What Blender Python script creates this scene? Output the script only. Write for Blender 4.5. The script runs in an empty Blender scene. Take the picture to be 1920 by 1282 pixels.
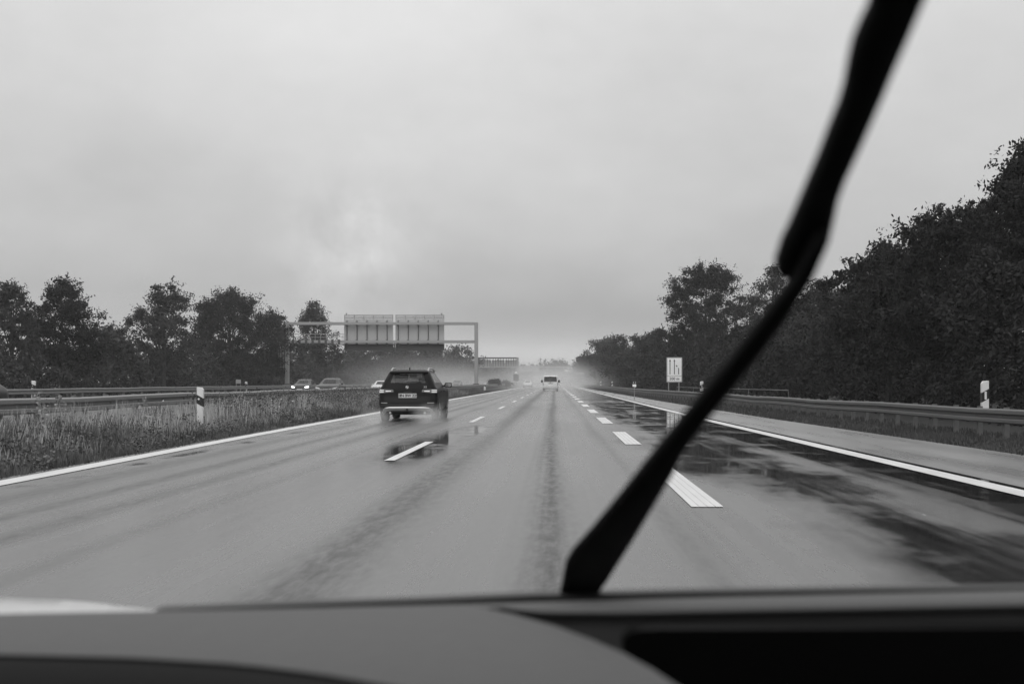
import bpy, bmesh, math, random
import numpy as np
from mathutils import Vector, Matrix
R = math.radians
S = bpy.context.scene
COL = S.collection

# ------------------------------------------------------------------ camera, exposure
F, VX, VY, CH = 2380.0, 1040.0, 715.0, 1.2      # focal length and vanishing point in photo pixels, eye height
cam = bpy.data.cameras.new("camera"); cam_o = bpy.data.objects.new("camera", cam); COL.objects.link(cam_o)
cam_o.location = (0, 0, CH); cam_o.rotation_euler = (R(90), 0, 0)
cam.sensor_width = 36; cam.lens = F / 1920 * 36
cam.shift_x = (960 - VX) / 1920; cam.shift_y = (VY - 641) / 1920
cam.clip_start = 0.05; cam.clip_end = 5000
cam.dof.use_dof = True; cam.dof.focus_distance = 60; cam.dof.aperture_fstop = 7.0
S.camera = cam_o
S.view_settings.view_transform = 'Standard'; S.view_settings.look = 'None'
S.view_settings.exposure = 0.22; S.view_settings.gamma = 1.0
cy = S.cycles
cy.max_bounces = 6; cy.diffuse_bounces = 3; cy.glossy_bounces = 3; cy.transmission_bounces = 4
cy.volume_bounces = 1; cy.transparent_max_bounces = 16; cy.volume_step_rate = 1.5; cy.volume_max_steps = 128
cy.caustics_reflective = False; cy.caustics_refractive = False; cy.sample_clamp_indirect = 4.0

# ------------------------------------------------------------------ node helper
class E:
    """a socket with arithmetic"""
    def __init__(s, nt, v): s.nt, s.v = nt, v
    def m(s, op, *a, clamp=False):
        n = s.nt.nodes.new("ShaderNodeMath"); n.operation = op; n.use_clamp = clamp
        for i, q in enumerate((s,) + a):
            q = q.v if isinstance(q, E) else q
            if isinstance(q, (int, float)): n.inputs[i].default_value = q
            else: s.nt.links.new(q, n.inputs[i])
        return E(s.nt, n.outputs[0])
    def __add__(s, o): return s.m('ADD', o)
    def __radd__(s, o): return s.m('ADD', o)
    def __sub__(s, o): return s.m('SUBTRACT', o)
    def __rsub__(s, o): return (s * -1.0) + o
    def __mul__(s, o): return s.m('MULTIPLY', o)
    def __rmul__(s, o): return s.m('MULTIPLY', o)
    def __truediv__(s, o): return s.m('DIVIDE', o)
    def exp(s): return s.m('EXPONENT')
    def sq(s): return s * s
    def gauss(s, c, w): return (((s - c) / w).sq() * -1.0).exp()
    def step(s, a, b):
        n = s.nt.nodes.new("ShaderNodeMapRange"); n.interpolation_type = 'SMOOTHSTEP'
        n.inputs['From Min'].default_value = a; n.inputs['From Max'].default_value = b
        s.nt.links.new(s.v, n.inputs['Value']); return E(s.nt, n.outputs[0])
def link(nt, a, b):
    a = a.v if isinstance(a, E) else a
    if isinstance(a, (int, float)): b.default_value = a
    else: nt.links.new(a, b)
def combine(nt, x, y, z):
    n = nt.nodes.new("ShaderNodeCombineXYZ")
    for i, q in enumerate((x, y, z)): link(nt, q, n.inputs[i])
    return n.outputs[0]
def noise(nt, vec, scale=1.0, detail=3.0, rough=0.55):
    n = nt.nodes.new("ShaderNodeTexNoise"); n.inputs['Scale'].default_value = scale
    n.inputs['Detail'].default_value = detail; n.inputs['Roughness'].default_value = rough
    nt.links.new(vec, n.inputs['Vector']); return E(nt, n.outputs['Fac'])
def curve(nt, e, pts):
    n = nt.nodes.new("ShaderNodeFloatCurve"); c = n.mapping.curves[0]
    while len(c.points) > 2: c.points.remove(c.points[1])
    c.points[0].location = pts[0]; c.points[1].location = pts[-1]
    for p in pts[1:-1]: c.points.new(*p)
    n.mapping.update(); link(nt, e, n.inputs['Value']); return E(nt, n.outputs[0])

# ------------------------------------------------------------------ overcast sky and sun
SUN_EL, SUN_ROT = R(52), R(200)
world = bpy.data.worlds.new("World"); S.world = world; world.use_nodes = True
nt = world.node_tree
bg = nt.nodes['Background']; bg.inputs['Strength'].default_value = 0.1
sky = nt.nodes.new("ShaderNodeTexSky"); sky.sky_type = 'NISHITA'; sky.sun_disc = False
sky.sun_elevation = SUN_EL; sky.sun_rotation = SUN_ROT
bw = nt.nodes.new("ShaderNodeRGBToBW"); nt.links.new(sky.outputs[0], bw.inputs[0])
tc = nt.nodes.new("ShaderNodeTexCoord"); sep = nt.nodes.new("ShaderNodeSeparateXYZ")
nt.links.new(tc.outputs['Generated'], sep.inputs[0])
dx, dy, dz = (E(nt, sep.outputs[i]) for i in range(3))
cl = noise(nt, combine(nt, dx * 5.0, dy * 3.0, dz * 10.0), 1.0, 6.0, 0.55)
cl2 = noise(nt, combine(nt, dx * 13.0, dy * 7.0, dz * 24.0), 1.0, 5.0, 0.6)
elev = dz + (cl - 0.5) * 0.035
el = (elev + 0.02).m('MULTIPLY', 1 / 0.52, clamp=True)
cl3 = noise(nt, combine(nt, dx * 26.0, dy * 7.0, dz * 26.0), 1.0, 6.0, .62)
base = curve(nt, el, [(0, .47), (.04, .50), (.075, .52), (.115, .435), (.17, .43), (.25, .485), (.38, .545), (.60, .64), (1, .78)])
blob = dx.gauss(-.155, .055) * dz.gauss(.10, .06) * (cl3 - .30) * .46
blob2 = dx.gauss(-.20, .12) * dz.gauss(.28, .10) * .06
dark = dx.gauss(.06, .16) * dz.gauss(.052, .016) * -.06
glow = dx.gauss(-.02, .07) * dz.gauss(.021, .008) * .06
tex = (cl - .5) * .15 + (cl2 - .5) * .08 + dx.gauss(-.06, .24) * .05 * dz.step(.06, .2)
fwd = dy.step(0.0, 0.3)
lum = (base + tex + (blob + blob2 + dark + glow) * fwd) * ((dy * -1.0).step(0.0, .6) * .55 + 1.0)
lum = lum * 10.0 * 0.93 + E(nt, bw.outputs[0]) * 0.05
link(nt, combine(nt, lum, lum, lum), bg.inputs['Color'])
sun = bpy.data.lights.new("sun", 'SUN'); sun.energy = 0.5; sun.angle = R(40); sun.color = (1, .995, .985)
sun_o = bpy.data.objects.new("sun", sun); COL.objects.link(sun_o)
sun_o.rotation_euler = (R(90) - SUN_EL, 0, R(180) - SUN_ROT)

# ------------------------------------------------------------------ object helpers
def at(x, y, D): return Vector(((x - VX) / F * D, D, CH - (y - VY) / F * D))
def tag(o, label=None, cat=None, group=None, kind=None):
    if label: o["label"] = label
    if cat: o["category"] = cat
    if group: o["group"] = group
    if kind: o["kind"] = kind
    return o
def thing(name, label, cat, loc=(0, 0, 0), rz=0, group=None):
    o = bpy.data.objects.new(name, None); COL.objects.link(o); o.empty_display_size = .3
    o.location = loc; o.rotation_euler = (0, 0, rz); return tag(o, label, cat, group)
def copy_tree(o, parent=None):
    c = o.copy(); COL.objects.link(c); c.parent = parent
    for ch in list(o.children): copy_tree(ch, c)
    return c
class MB:
    def __init__(s): s.v, s.f = [], []
    def add(s, vs, fs):
        n = len(s.v); s.v += [tuple(q) for q in vs]; s.f += [tuple(i + n for i in f) for f in fs]; return s
    def box(s, c, d, rot=None, b=0.0):
        x, y, z = d[0] / 2, d[1] / 2, d[2] / 2
        vs = [Vector(q) for q in ((-x, -y, -z), (x, -y, -z), (x, y, -z), (-x, y, -z), (-x, -y, z), (x, -y, z), (x, y, z), (-x, y, z))]
        if rot is not None: vs = [rot @ q for q in vs]
        return s.add([q + Vector(c) for q in vs], [(0, 3, 2, 1), (4, 5, 6, 7), (0, 1, 5, 4), (1, 2, 6, 5), (2, 3, 7, 6), (3, 0, 4, 7)])
    def bar(s, a, b, w, d=None):
        a, b = Vector(a), Vector(b); t = b - a; d = d or w
        q = t.to_track_quat('Z', 'Y').to_matrix()
        return s.box((a + b) / 2, (w, d, t.length), q)
    def tube(s, pts, rad, n=8, cap=True):
        pts = [Vector(p) for p in pts]; rings = []
        for i, p in enumerate(pts):
            t = (pts[min(i + 1, len(pts) - 1)] - pts[max(i - 1, 0)]).normalized()
            u = t.orthogonal().normalized() if abs(t.z) > .9 else t.cross(Vector((0, 0, 1))).normalized()
            w = t.cross(u); r = rad[i] if isinstance(rad, (list, tuple)) else rad
            rings.append([p + u * (r * math.cos(k * 2 * math.pi / n)) + w * (r * math.sin(k * 2 * math.pi / n)) for k in range(n)])
        vs = [q for g in rings for q in g]
        fs = [(i * n + k, i * n + (k + 1) % n, (i + 1) * n + (k + 1) % n, (i + 1) * n + k) for i in range(len(rings) - 1) for k in range(n)]
        if cap: fs += [tuple(range(n))[::-1], tuple((len(rings) - 1) * n + k for k in range(n))]
        return s.add(vs, fs)
    def prism(s, poly, off):
        """poly: 3-D points of a flat outline; extruded by vector off"""
        n = len(poly); off = Vector(off); a = [Vector(p) for p in poly]
        return s.add(a + [p + off for p in a], [tuple(range(n))[::-1], tuple(range(n, 2 * n))] + [(i, (i + 1) % n, n + (i + 1) % n, n + i) for i in range(n)])
    def grid(s, rows, close=False):
        m = len(rows[0]); vs = [q for r in rows for q in r]; fs = []
        for i in range(len(rows) - 1):
            for k in range(m if close else m - 1):
                fs.append((i * m + k, i * m + (k + 1) % m, (i + 1) * m + (k + 1) % m, (i + 1) * m + k))
        return s.add(vs, fs)
    def disc(s, c, r, depth, axis='Y', n=20, sx=1.0):
        c = Vector(c); pts = []
        for k in range(n):
            a = 2 * math.pi * k / n; p, q = r * math.cos(a) * sx, r * math.sin(a)
            pts.append(c + (Vector((p, 0, q)) if axis == 'Y' else Vector((0, p, q)) if axis == 'X' else Vector((p, q, 0))))
        return s.prism(pts, {'Y': (0, depth, 0), 'X': (depth, 0, 0), 'Z': (0, 0, depth)}[axis])
    def build(s, name, mat, parent=None, smooth=False, bevel=0.0, fix=True):
        me = bpy.data.meshes.new(name); me.from_pydata(s.v, [], s.f)
        if fix:
            bm = bmesh.new(); bm.from_mesh(me); bmesh.ops.recalc_face_normals(bm, faces=bm.faces); bm.to_mesh(me); bm.free()
        me.materials.append(mat)
        o = bpy.data.objects.new(name, me); COL.objects.link(o); o.parent = parent
        if smooth:
            for p in me.polygons: p.use_smooth = True
        if bevel:
            b = o.modifiers.new("bevel", 'BEVEL'); b.width = bevel; b.segments = 2; b.limit_method = 'ANGLE'; b.angle_limit = R(40)
        return o
def np_mesh(name, V, nv, mat, parent=None):
    """V: (n*nv,3) array of n faces with nv corners each"""
    V = np.asarray(V, np.float32); n = len(V) // nv
    me = bpy.data.meshes.new(name); me.vertices.add(n * nv); me.vertices.foreach_set("co", V.ravel())
    me.loops.add(n * nv); me.loops.foreach_set("vertex_index", np.arange(n * nv, dtype=np.int32))
    me.polygons.add(n); me.polygons.foreach_set("loop_start", np.arange(n, dtype=np.int32) * nv)
    me.update(calc_edges=True); me.materials.append(mat)
    o = bpy.data.objects.new(name, me); COL.objects.link(o); o.parent = parent; return o
def text_mesh(name, body, size, mat, parent, loc, bold=0.0, depth=.002, spacing=1.0):
    c = bpy.data.curves.new(name, 'FONT'); c.body = body; c.size = size; c.align_x = 'CENTER'; c.align_y = 'CENTER'
    c.extrude = depth; c.offset = bold; c.space_character = spacing; c.resolution_u = 3
    t = bpy.data.objects.new(name + "_tmp", c); COL.objects.link(t)
    me = bpy.data.meshes.new_from_object(t.evaluated_get(bpy.context.evaluated_depsgraph_get()))
    bpy.data.objects.remove(t); bpy.data.curves.remove(c)
    me.transform(Matrix.Translation(loc) @ Matrix.Rotation(R(90), 4, 'X')); me.materials.clear(); me.materials.append(mat)
    o = bpy.data.objects.new(name, me); COL.objects.link(o); o.parent = parent; return o

# ------------------------------------------------------------------ materials (the photograph is black and white)
MATS = {}
def mat(name, g, rough=.5, metal=0.0, spec=.5, var=0.0, vscale=6.0, coat=0.0, bump=0.0, stretch=(1, 1, 1)):
    if name in MATS: return MATS[name]
    m = bpy.data.materials.new(name); m.use_nodes = True; t = m.node_tree; p = t.nodes['Principled BSDF']
    p.inputs['Base Color'].default_value = (g, g, g, 1); p.inputs['Roughness'].default_value = rough
    p.inputs['Metallic'].default_value = metal; p.inputs['Specular IOR Level'].default_value = spec
    p.inputs['Coat Weight'].default_value = coat; p.inputs['Coat Roughness'].default_value = .04
    if var or bump:
        c = t.nodes.new("ShaderNodeTexCoord"); mp = t.nodes.new("ShaderNodeMapping"); mp.inputs['Scale'].default_value = stretch
        t.links.new(c.outputs['Object'], mp.inputs[0]); n = noise(t, mp.outputs[0], vscale, 5.0, .6)
        if var:
            k = ((n - .5) * (2 * var) + 1.0) * g; k = k.m('MAXIMUM', g * .25)
            link(t, combine(t, k, k, k), p.inputs['Base Color'])
            link(t, ((n - .5) * .3 + rough), p.inputs['Roughness'])
        if bump:
            b = t.nodes.new("ShaderNodeBump"); b.inputs['Strength'].default_value = bump; b.inputs['Distance'].default_value = .02
            link(t, n, b.inputs['Height']); t.links.new(b.outputs[0], p.inputs['Normal'])
    MATS[name] = m; return m
def glass(name, tint, refl=.5):
    if name in MATS: return MATS[name]
    m = bpy.data.materials.new(name); m.use_nodes = True; t = m.node_tree; t.nodes.remove(t.nodes['Principled BSDF'])
    a = t.nodes.new("ShaderNodeBsdfTransparent"); a.inputs[0].default_value = (tint, tint, tint, 1)
    g = t.nodes.new("ShaderNodeBsdfGlossy"); g.inputs['Roughness'].default_value = .06; g.inputs[0].default_value = (.9, .9, .9, 1)
    f = t.nodes.new("ShaderNodeFresnel"); f.inputs[0].default_value = 1.5
    x = t.nodes.new("ShaderNodeMixShader"); link(t, E(t, f.outputs[0]) * refl, x.inputs[0])
    t.links.new(a.outputs[0], x.inputs[1]); t.links.new(g.outputs[0], x.inputs[2])
    t.links.new(x.outputs[0], t.nodes['Material Output'].inputs['Surface']); MATS[name] = m; return m
def lamp(name, e, base=.6):
    if name in MATS: return MATS[name]
    m = mat(name, base, .2); p = m.node_tree.nodes['Principled BSDF']
    p.inputs['Emission Color'].default_value = (1, 1, 1, 1); p.inputs['Emission Strength'].default_value = e; return m
def leafmat(name, g, var=.5, sc=.7):
    if name in MATS: return MATS[name]
    m = mat(name, g, .6, spec=.06); t = m.node_tree; p = t.nodes['Principled BSDF']
    c = t.nodes.new("ShaderNodeTexCoord"); n = noise(t, c.outputs['Object'], sc, 4.0, .6)
    k = ((n - .5) * (4 * var) + 1.0).m('MAXIMUM', .35) * g
    link(t, combine(t, k, k, k), p.inputs['Base Color']); return m
STEEL = mat("galvanised_steel", .23, .45, .35, var=.25, vscale=2.0, stretch=(1, .15, 1))
STEEL_DARK = mat("weathered_steel", .12, .5, .3, var=.25, vscale=2.0, stretch=(1, .15, 1))
POSTM = mat("post_steel", .15, .55, .3, var=.25)
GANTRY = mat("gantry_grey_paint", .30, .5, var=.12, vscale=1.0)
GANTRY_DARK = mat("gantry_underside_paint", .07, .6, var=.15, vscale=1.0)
PANEL = mat("sign_back_aluminium", .42, .5, .2, var=.08, vscale=.8)
WHITE = mat("white_plastic", .72, .4, var=.06, vscale=9)
BLACK = mat("black_plastic", .012, .45)
SIGNW = mat("sign_white", .92, .35, var=.04)
SIGNG = mat("sign_border_grey", .34, .5)
BLACKM = mat("sign_black", .02, .5)
RUBBER = mat("rubber", .012, .7)
CONC = mat("concrete", .2, .8, var=.3, vscale=4)
PAINT_BLACK = mat("black_car_paint", .003, .4, spec=.12, coat=.03)
PAINT_GREY = mat("grey_car_paint", .12, .3, coat=.6)
PAINT_DARK = mat("dark_grey_car_paint", .03, .35, spec=.3, coat=.25)
PAINT_WHITE = mat("white_car_paint", .66, .35, coat=.4)
CLAD = mat("dark_cladding", .018, .6)
SILVER = mat("silver_trim", .45, .35, .4)
CABIN = mat("cabin_fabric", .03, .8)
LENS = mat("lamp_lens", .10, .12, coat=1.0)
LENSW = mat("clear_lamp_lens", .55, .15, coat=1.0)
CARGLASS = glass("car_glass", .72, .8)
DARKGLASS = glass("tinted_glass", .25, 1.0)

# ------------------------------------------------------------------ ground, roads, markings
def sheet(name, rows, z, m, kind="structure"):
    """rows: (y, xleft, xright)"""
    b = MB(); b.grid([[(xl + (xr - xl) * k / 6, y, z) for k in range(7)] for y, xl, xr in rows]); o = b.build(name, m); o["kind"] = kind; return o
soil = mat("verge_soil", .035, .9, spec=.2, var=.5, vscale=1.5)
sheet("ground", [(-20, -480, 480), (400, -480, 480), (1550, -480, 480)], -.03, soil)
def interp(tab, D):
    if D <= tab[0][0]: return tab[0][1]
    for (a, x), (b, y) in zip(tab, tab[1:]):
        if D <= b: return x + (y - x) * (D - a) / (b - a)
    return tab[-1][1]
LEFT = [(0, -6.4), (15, -6.52), (28, -6.70), (84, -6.82), (260, -6.85), (700, -6.0), (1500, 2.0)]
RIGHT = [(0, 5.1), (14, 5.0), (40, 4.72), (100, 4.55), (220, 4.35), (400, 4.3), (700, 4.8), (1500, 12.0)]
YS = [-5, 0, 5, 10, 14, 20, 28, 40, 60, 84, 110, 150, 200, 260, 330, 400, 500, 600, 700, 900, 1200, 1500]

def wet_road():
    m = bpy.data.materials.new("wet_asphalt"); m.use_nodes = True; t = m.node_tree; p = t.nodes['Principled BSDF']
    g = t.nodes.new("ShaderNodeNewGeometry"); sp = t.nodes.new("ShaderNodeSeparateXYZ"); t.links.new(g.outputs['Position'], sp.inputs[0])
    x, y, z = (E(t, sp.outputs[i]) for i in range(3))
    wob = noise(t, combine(t, x * .6, y * .035, 0.0), 1.0, 3.0, .5)
    streak = noise(t, combine(t, x * 2.6, y * .03, 3.0), 1.0, 4.0, .6)
    patch = noise(t, combine(t, x * .75, y * .10, 7.0), 1.0, 4.0, .6)
    fine = noise(t, combine(t, x, y, 0.0), 60.0, 3.0, .7)
    ripple = noise(t, combine(t, x * 2.0, y * 7.0, 1.0), 1.0, 3.0, .55)
    thin = noise(t, combine(t, x * 8.0, y * .025, 9.0), 1.0, 3.0, .6)
    brk = noise(t, combine(t, x * .9, y * .30, 11.0), 1.0, 4.0, .6)
    gust = noise(t, combine(t, x * 1.1, y * .55, 5.0), 1.0, 4.0, .6)
    xw = x + (wob - .5) * .5
    xt = xw + (thin - .5) * .18
    tracks = xt.gauss(-1.42, .30) * 1.15 + xt.gauss(-.08, .17) * 1.2 + xt.gauss(.95, .10) * .5 + xt.gauss(-5.6, .25) * .8 + xt.gauss(-4.85, .16) * .9 + xt.gauss(-4.15, .2) * .9 + xt.gauss(-3.3, .12) * .5
    grit = noise(t, combine(t, x * 11.0, y * 2.2, 4.0), 1.0, 4.0, .65); broad = noise(t, combine(t, x * .45, y * .06, 8.0), 1.0, 3.0, .5)
    tracks = tracks * ((grit - .5) * 2.2 + .85).m('MAXIMUM', 0.0)
    # standing water: on the merging lane, in a dip on the dashed line, along the edge line
    lane = (xw + (brk - .5) * 2.4 + y.step(13.0, 19.0) * .75).step(1.75, 2.9) * (patch + (streak - .5) * .5 - (xw + (brk - .5) * .8).gauss(3.72, .30) * .26 * y.step(32.0, 15.0) - (brk - .5) * .35).step(.20, .56)
    gutter = (xw + (brk - .5) * .8).step(3.6, 4.4) * (streak + (patch - .5) * .6 - (brk - .5) * .5).step(.28, .60)
    dip = xw.gauss(-2.35, .75) * (y.gauss(22.0, 6.0)) * 1.5
    dip2 = xw.gauss(-2.05, .5) * y.gauss(31.0, 4.5) * 1.6
    edge = x.gauss(-6.05, .16) * noise(t, combine(t, x * .5, y * .45, 2.0), 1.0, 3.0, .6).step(.45, .6)
    wet = (lane + gutter * .9 + (dip + dip2) * ((patch - .5) * 1.0 + .85) + edge).m('MULTIPLY', 1.0, clamp=True)
    dry = 1.0 - wet
    rough = dry * (.27 + (streak - .5) * .22 + (thin - .5) * .18 + (patch - .5) * .20 + (broad - .5) * .30 + (grit - .5) * .10 + tracks * .17) + wet * (.05 + gust.step(.48, .66) * .13)
    k = dry * (.135 + (streak - .5) * .07 + (thin - .5) * .06 + (patch - .5) * .05 + (grit - .5) * .04 - tracks * .06 + (fine - .5) * .05) + wet * .02
    link(t, rough.m('MAXIMUM', .04), p.inputs['Roughness'])
    k = k.m('MAXIMUM', .012); link(t, combine(t, k, k, k), p.inputs['Base Color'])
    p.inputs['IOR'].default_value = 1.45
    hgt = dry * (fine * .35 + tracks * fine * .4) + ripple * wet * .06
    b = t.nodes.new("ShaderNodeBump"); b.inputs['Strength'].default_value = .35; b.inputs['Distance'].default_value = .012
    link(t, hgt, b.inputs['Height']); t.links.new(b.outputs[0], p.inputs['Normal'])
    return m
ROAD = wet_road()
sheet("road", [(y, interp(LEFT, y) - .35, interp(RIGHT, y) + .45) for y in YS], 0.0, ROAD)
far_asphalt = mat("wet_asphalt_far_carriageway", .06, .3, var=.3)
sheet("opposite_carriageway", [(y, interp(LEFT, y) - 22.5, interp(LEFT, y) - 6.2) for y in YS], .0, far_asphalt)
shoulder_m = mat("shoulder_asphalt", .24, .3, spec=.5, var=.35, vscale=1.3, stretch=(1, .12, 1))
SH = [(0, 7.9), (14, 7.8), (21, 7.6), (43, 6.9), (80, 6.4), (200, 5.5), (600, 5.6), (1500, 13.5)]
sheet("hard_shoulder", [(y, interp(RIGHT, y) + .30, interp(SH, y)) for y in YS], .004, shoulder_m)
line_m = mat("road_marking_white", .70, .38, var=.12, vscale=5.0, stretch=(1, .2, 1))
sheet("edge_line", [(y, interp(LEFT, y) - .16, interp(LEFT, y) + .16) for y in YS], .008, line_m)
sheet("shoulder_line", [(y, interp(RIGHT, y) - .15, interp(RIGHT, y) + .15) for y in YS], .009, line_m)
def dashes(name, path, w, y0, period, length, grooves):
    b = MB(); y = y0
    while y < 620:
        ns = 4 if grooves and y < 40 else 1
        for k in range(ns):
            a, c = -w / 2 + w * k / ns, -w / 2 + w * (k + 1) / ns - (.004 if ns > 1 else 0)
            b.add([(interp(path, y) + a, y, .008), (interp(path, y) + c, y, .008), (interp(path, y + length) + c, y + length, .008), (interp(path, y + length) + a, y + length, .008)], [(0, 1, 2, 3)])
        y += period
    o = b.build(name, line_m); o["kind"] = "structure"
LD = [(0, -2.52), (20, -2.50), (40, -2.44), (100, -2.40), (260, -2.35), (700, -1.0)]
RD = [(0, 1.45), (12, 1.46), (30, 1.52), (60, 1.52), (150, 1.55), (300, 1.6), (700, 2.6)]
dashes("lane_dashes", LD, .16, 19.2, 18.0, 6.0, False)
dashes("merge_lane_dashes", RD, .31, 0.1, 12.0, 6.0, True)

# ------------------------------------------------------------------ grass
rng = np.random.default_rng(7)
def blades(n, xs, ys, hfun, wid, lean=.35, seg=2):
    keep = ~((np.abs(xs / ys + .279) < .0045) & (ys > 29.6) & (ys < 33.6)); x, y = xs[keep], ys[keep]; n = len(x); h = hfun(x, y, n); a = rng.uniform(0, 2 * np.pi, n); w = wid * rng.uniform(.6, 1.4, n)
    lx, ly = np.cos(a) * h * lean * rng.uniform(.1, 1, n), np.sin(a) * h * lean * rng.uniform(.1, 1, n)
    p = rng.uniform(0, np.pi, n); wx, wy = np.cos(p) * w, np.sin(p) * w * .5
    z0 = np.full(n, -.03)
    def P(fx, fz, s): return np.stack([x + lx * fx + wx * s, y + ly * fx + wy * s, z0 + h * fz], 1)
    q = np.stack([P(0, 0, -1), P(0, 0, 1), P(.35, .6, .8), P(.35, .6, -.8)], 1)
    r = np.stack([P(.35, .6, -.8), P(.35, .6, .8), P(1, 1, .15), P(1, 1, -.15)], 1)
    return np.concatenate([q, r]).reshape(-1, 3)
def ydist(n, a, b, pw): u = rng.uniform(0, 1, n); return a * (b / a) ** (u ** pw)
edgeL = lambda y: np.interp(y, [t[0] for t in LEFT], [t[1] for t in LEFT])
def strip_left(n, a, b, y0, y1): y = ydist(n, y0, y1, 1.0); return edgeL(y) - rng.uniform(a, b, n), y
def clump(x, y, s, seed):
    return .5 + .5 * np.sin(x * s * 1.7 + seed + 2.1 * np.sin(y * s * .9 + seed)) * np.cos(y * s * 1.3 + 1.3 * np.sin(x * s + seed))
g_dark = leafmat("grass_dark", .10, .9, .7); g_mid = leafmat("grass_mid", .30, .8, .8); g_dry = leafmat("grass_stalks", .45, .35, 2.0); g_flower = mat("white_petals", .6, .7)
n = 46000; x, y = strip_left(n, .28, 3.9, 12, 150)
hf = lambda x, y, n: (.10 + .36 * np.clip((edgeL(y) - x - .3) / 2.2, 0, 1) ** .8) * (.30 + 1.0 * clump(x, y, 1.1, 1)) * rng.uniform(.6, 1.25, n)
gr = np_mesh("grass", blades(n, x, y, hf, .011), 4, g_dark)
tag(gr, "dark wild grass growing between the solid line and the metal guardrail", "grass", kind="stuff")
n = 30000; x, y = strip_left(n, .9, 3.9, 13, 120); keep = clump(x, y, .8, 4) > .42; x, y = x[keep], y[keep]; n = len(x)
g2 = np_mesh("tall_grass", blades(n, x, y, lambda x, y, n: (.22 + .33 * np.clip((edgeL(y) - x - .8) / 2, 0, 1)) * rng.uniform(.6, 1.3, n), .009, .3), 4, g_mid)
tag(g2, "mid grey tufts of tall grass in front of the near guardrail", "grass", kind="stuff")
n = 9000; x, y = strip_left(n, 1.5, 3.9, 15, 90); keep = clump(x, y, .55, 2.2) > .5; x, y = x[keep], y[keep]; n = len(x)
g3 = np_mesh("grass_stalks", blades(n, x, y, lambda x, y, n: rng.uniform(.35, .72, n), .007, .2), 4, g_dry)
tag(g3, "pale dry seed stalks standing up out of the verge grass", "grass", kind="stuff")
def flowers(n, xs, ys, zs, s):
    c = np.stack([xs, ys, zs], 1); a = rng.normal(size=(n, 3)); a /= np.linalg.norm(a, axis=1)[:, None]; b = np.cross(a, rng.normal(size=(n, 3))); b /= np.linalg.norm(b, axis=1)[:, None]
    sz = (s * rng.uniform(.5, 1.3, n))[:, None]
    return np.stack([c - a * sz, c - b * sz * .7, c + a * sz, c + b * sz * .7], 1).reshape(-1, 3)
n = 1100; y = rng.uniform(30, 60, n); x = edgeL(y) - rng.uniform(1.6, 3.7, n); keep = rng.uniform(0, 1, n) < np.where(y < 36, .15, .9); x, y = x[keep], y[keep]; n = len(x)
fl = np_mesh("wildflowers", flowers(n, x, y, rng.uniform(.3, .72, n), .022), 4, g_flower)
tag(fl, "tiny white wildflowers scattered over the verge beyond the white marker post", "wildflowers", kind="stuff")
n = 26000; y = ydist(n, 13, 260, 1.0); sh = np.interp(y, [t[0] for t in SH], [t[1] for t in SH]); x = sh + rng.uniform(-.05, 3.2, n)
gv = np_mesh("verge_grass", blades(n, x, y, lambda x, y, n: rng.uniform(.04, .15, n) * (.4 + .9 * clump(x, y, .9, 3)), .011), 4, leafmat("verge_grass_blade", .06, .8, .8))
tag(gv, "short dark grass under the guardrail beside the hard shoulder", "grass", kind="stuff")
n = 26000; nc = 520; cyx, cyy_ = strip_left(nc, .45, 3.5, 13, 110); hc = rng.uniform(.05, .40, nc) * np.clip((edgeL(cyy_) - cyx) / 1.8, .3, 1); i = rng.integers(0, nc, n)
d_ = rng.normal(0, 1, (n, 3)) * np.array([.13, .16, .09]); pw = np.stack([cyx[i], cyy_[i], hc[i]], 1) + d_; pw[:, 2] = np.abs(pw[:, 2]); pw = pw[(pw[:, 0] < edgeL(pw[:, 1]) - .22) & ~((np.abs(pw[:, 0] / pw[:, 1] + .279) < .0045) & (pw[:, 1] > 29) & (pw[:, 1] < 33.6))]
wl = np_mesh("verge_weeds", flowers(len(pw), pw[:, 0], pw[:, 1], pw[:, 2], .028), 4, leafmat("weed_leaf", .12, .6, 1.2)); tag(wl, "low leafy weeds and clover patches among the verge grass", "weeds", kind="stuff")
nc = 260; n = 15000; cyy_ = rng.uniform(34.5, 66, nc); cyx = edgeL(cyy_) - rng.uniform(1.5, 3.5, nc); hc = rng.uniform(.2, .72, nc); i = rng.integers(0, nc, n)
pw = np.stack([cyx[i], cyy_[i], hc[i]], 1) + rng.normal(0, 1, (n, 3)) * np.array([.16, .22, .12]); pw[:, 2] = np.abs(pw[:, 2])
wl = np_mesh("flowering_weeds", flowers(len(pw), pw[:, 0], pw[:, 1], pw[:, 2], .030), 4, leafmat("bushy_weed_leaf", .10, .9, 1.6)); tag(wl, "waist-high bushy weeds against the rail past the white marker post", "weeds", kind="stuff")
nc = 46; n = 3600; cyy_ = 13 * (75 / 13) ** rng.uniform(0, 1, nc); cyx = edgeL(cyy_) - rng.uniform(1.6, 3.6, nc); i = rng.integers(0, nc, n); xx_ = cyx[i] + rng.normal(0, .16, n); yy_ = cyy_[i] + rng.normal(0, .2, n)
g5 = np_mesh("tall_grass", blades(n, xx_, yy_, lambda x, y, n: rng.uniform(.35, .88, len(x)), .009, .3), 4, leafmat("pale_tuft", .34, .6, 1.5)); tag(g5, "ragged pale tufts standing above the other verge grass", "grass", kind="stuff")
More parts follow.
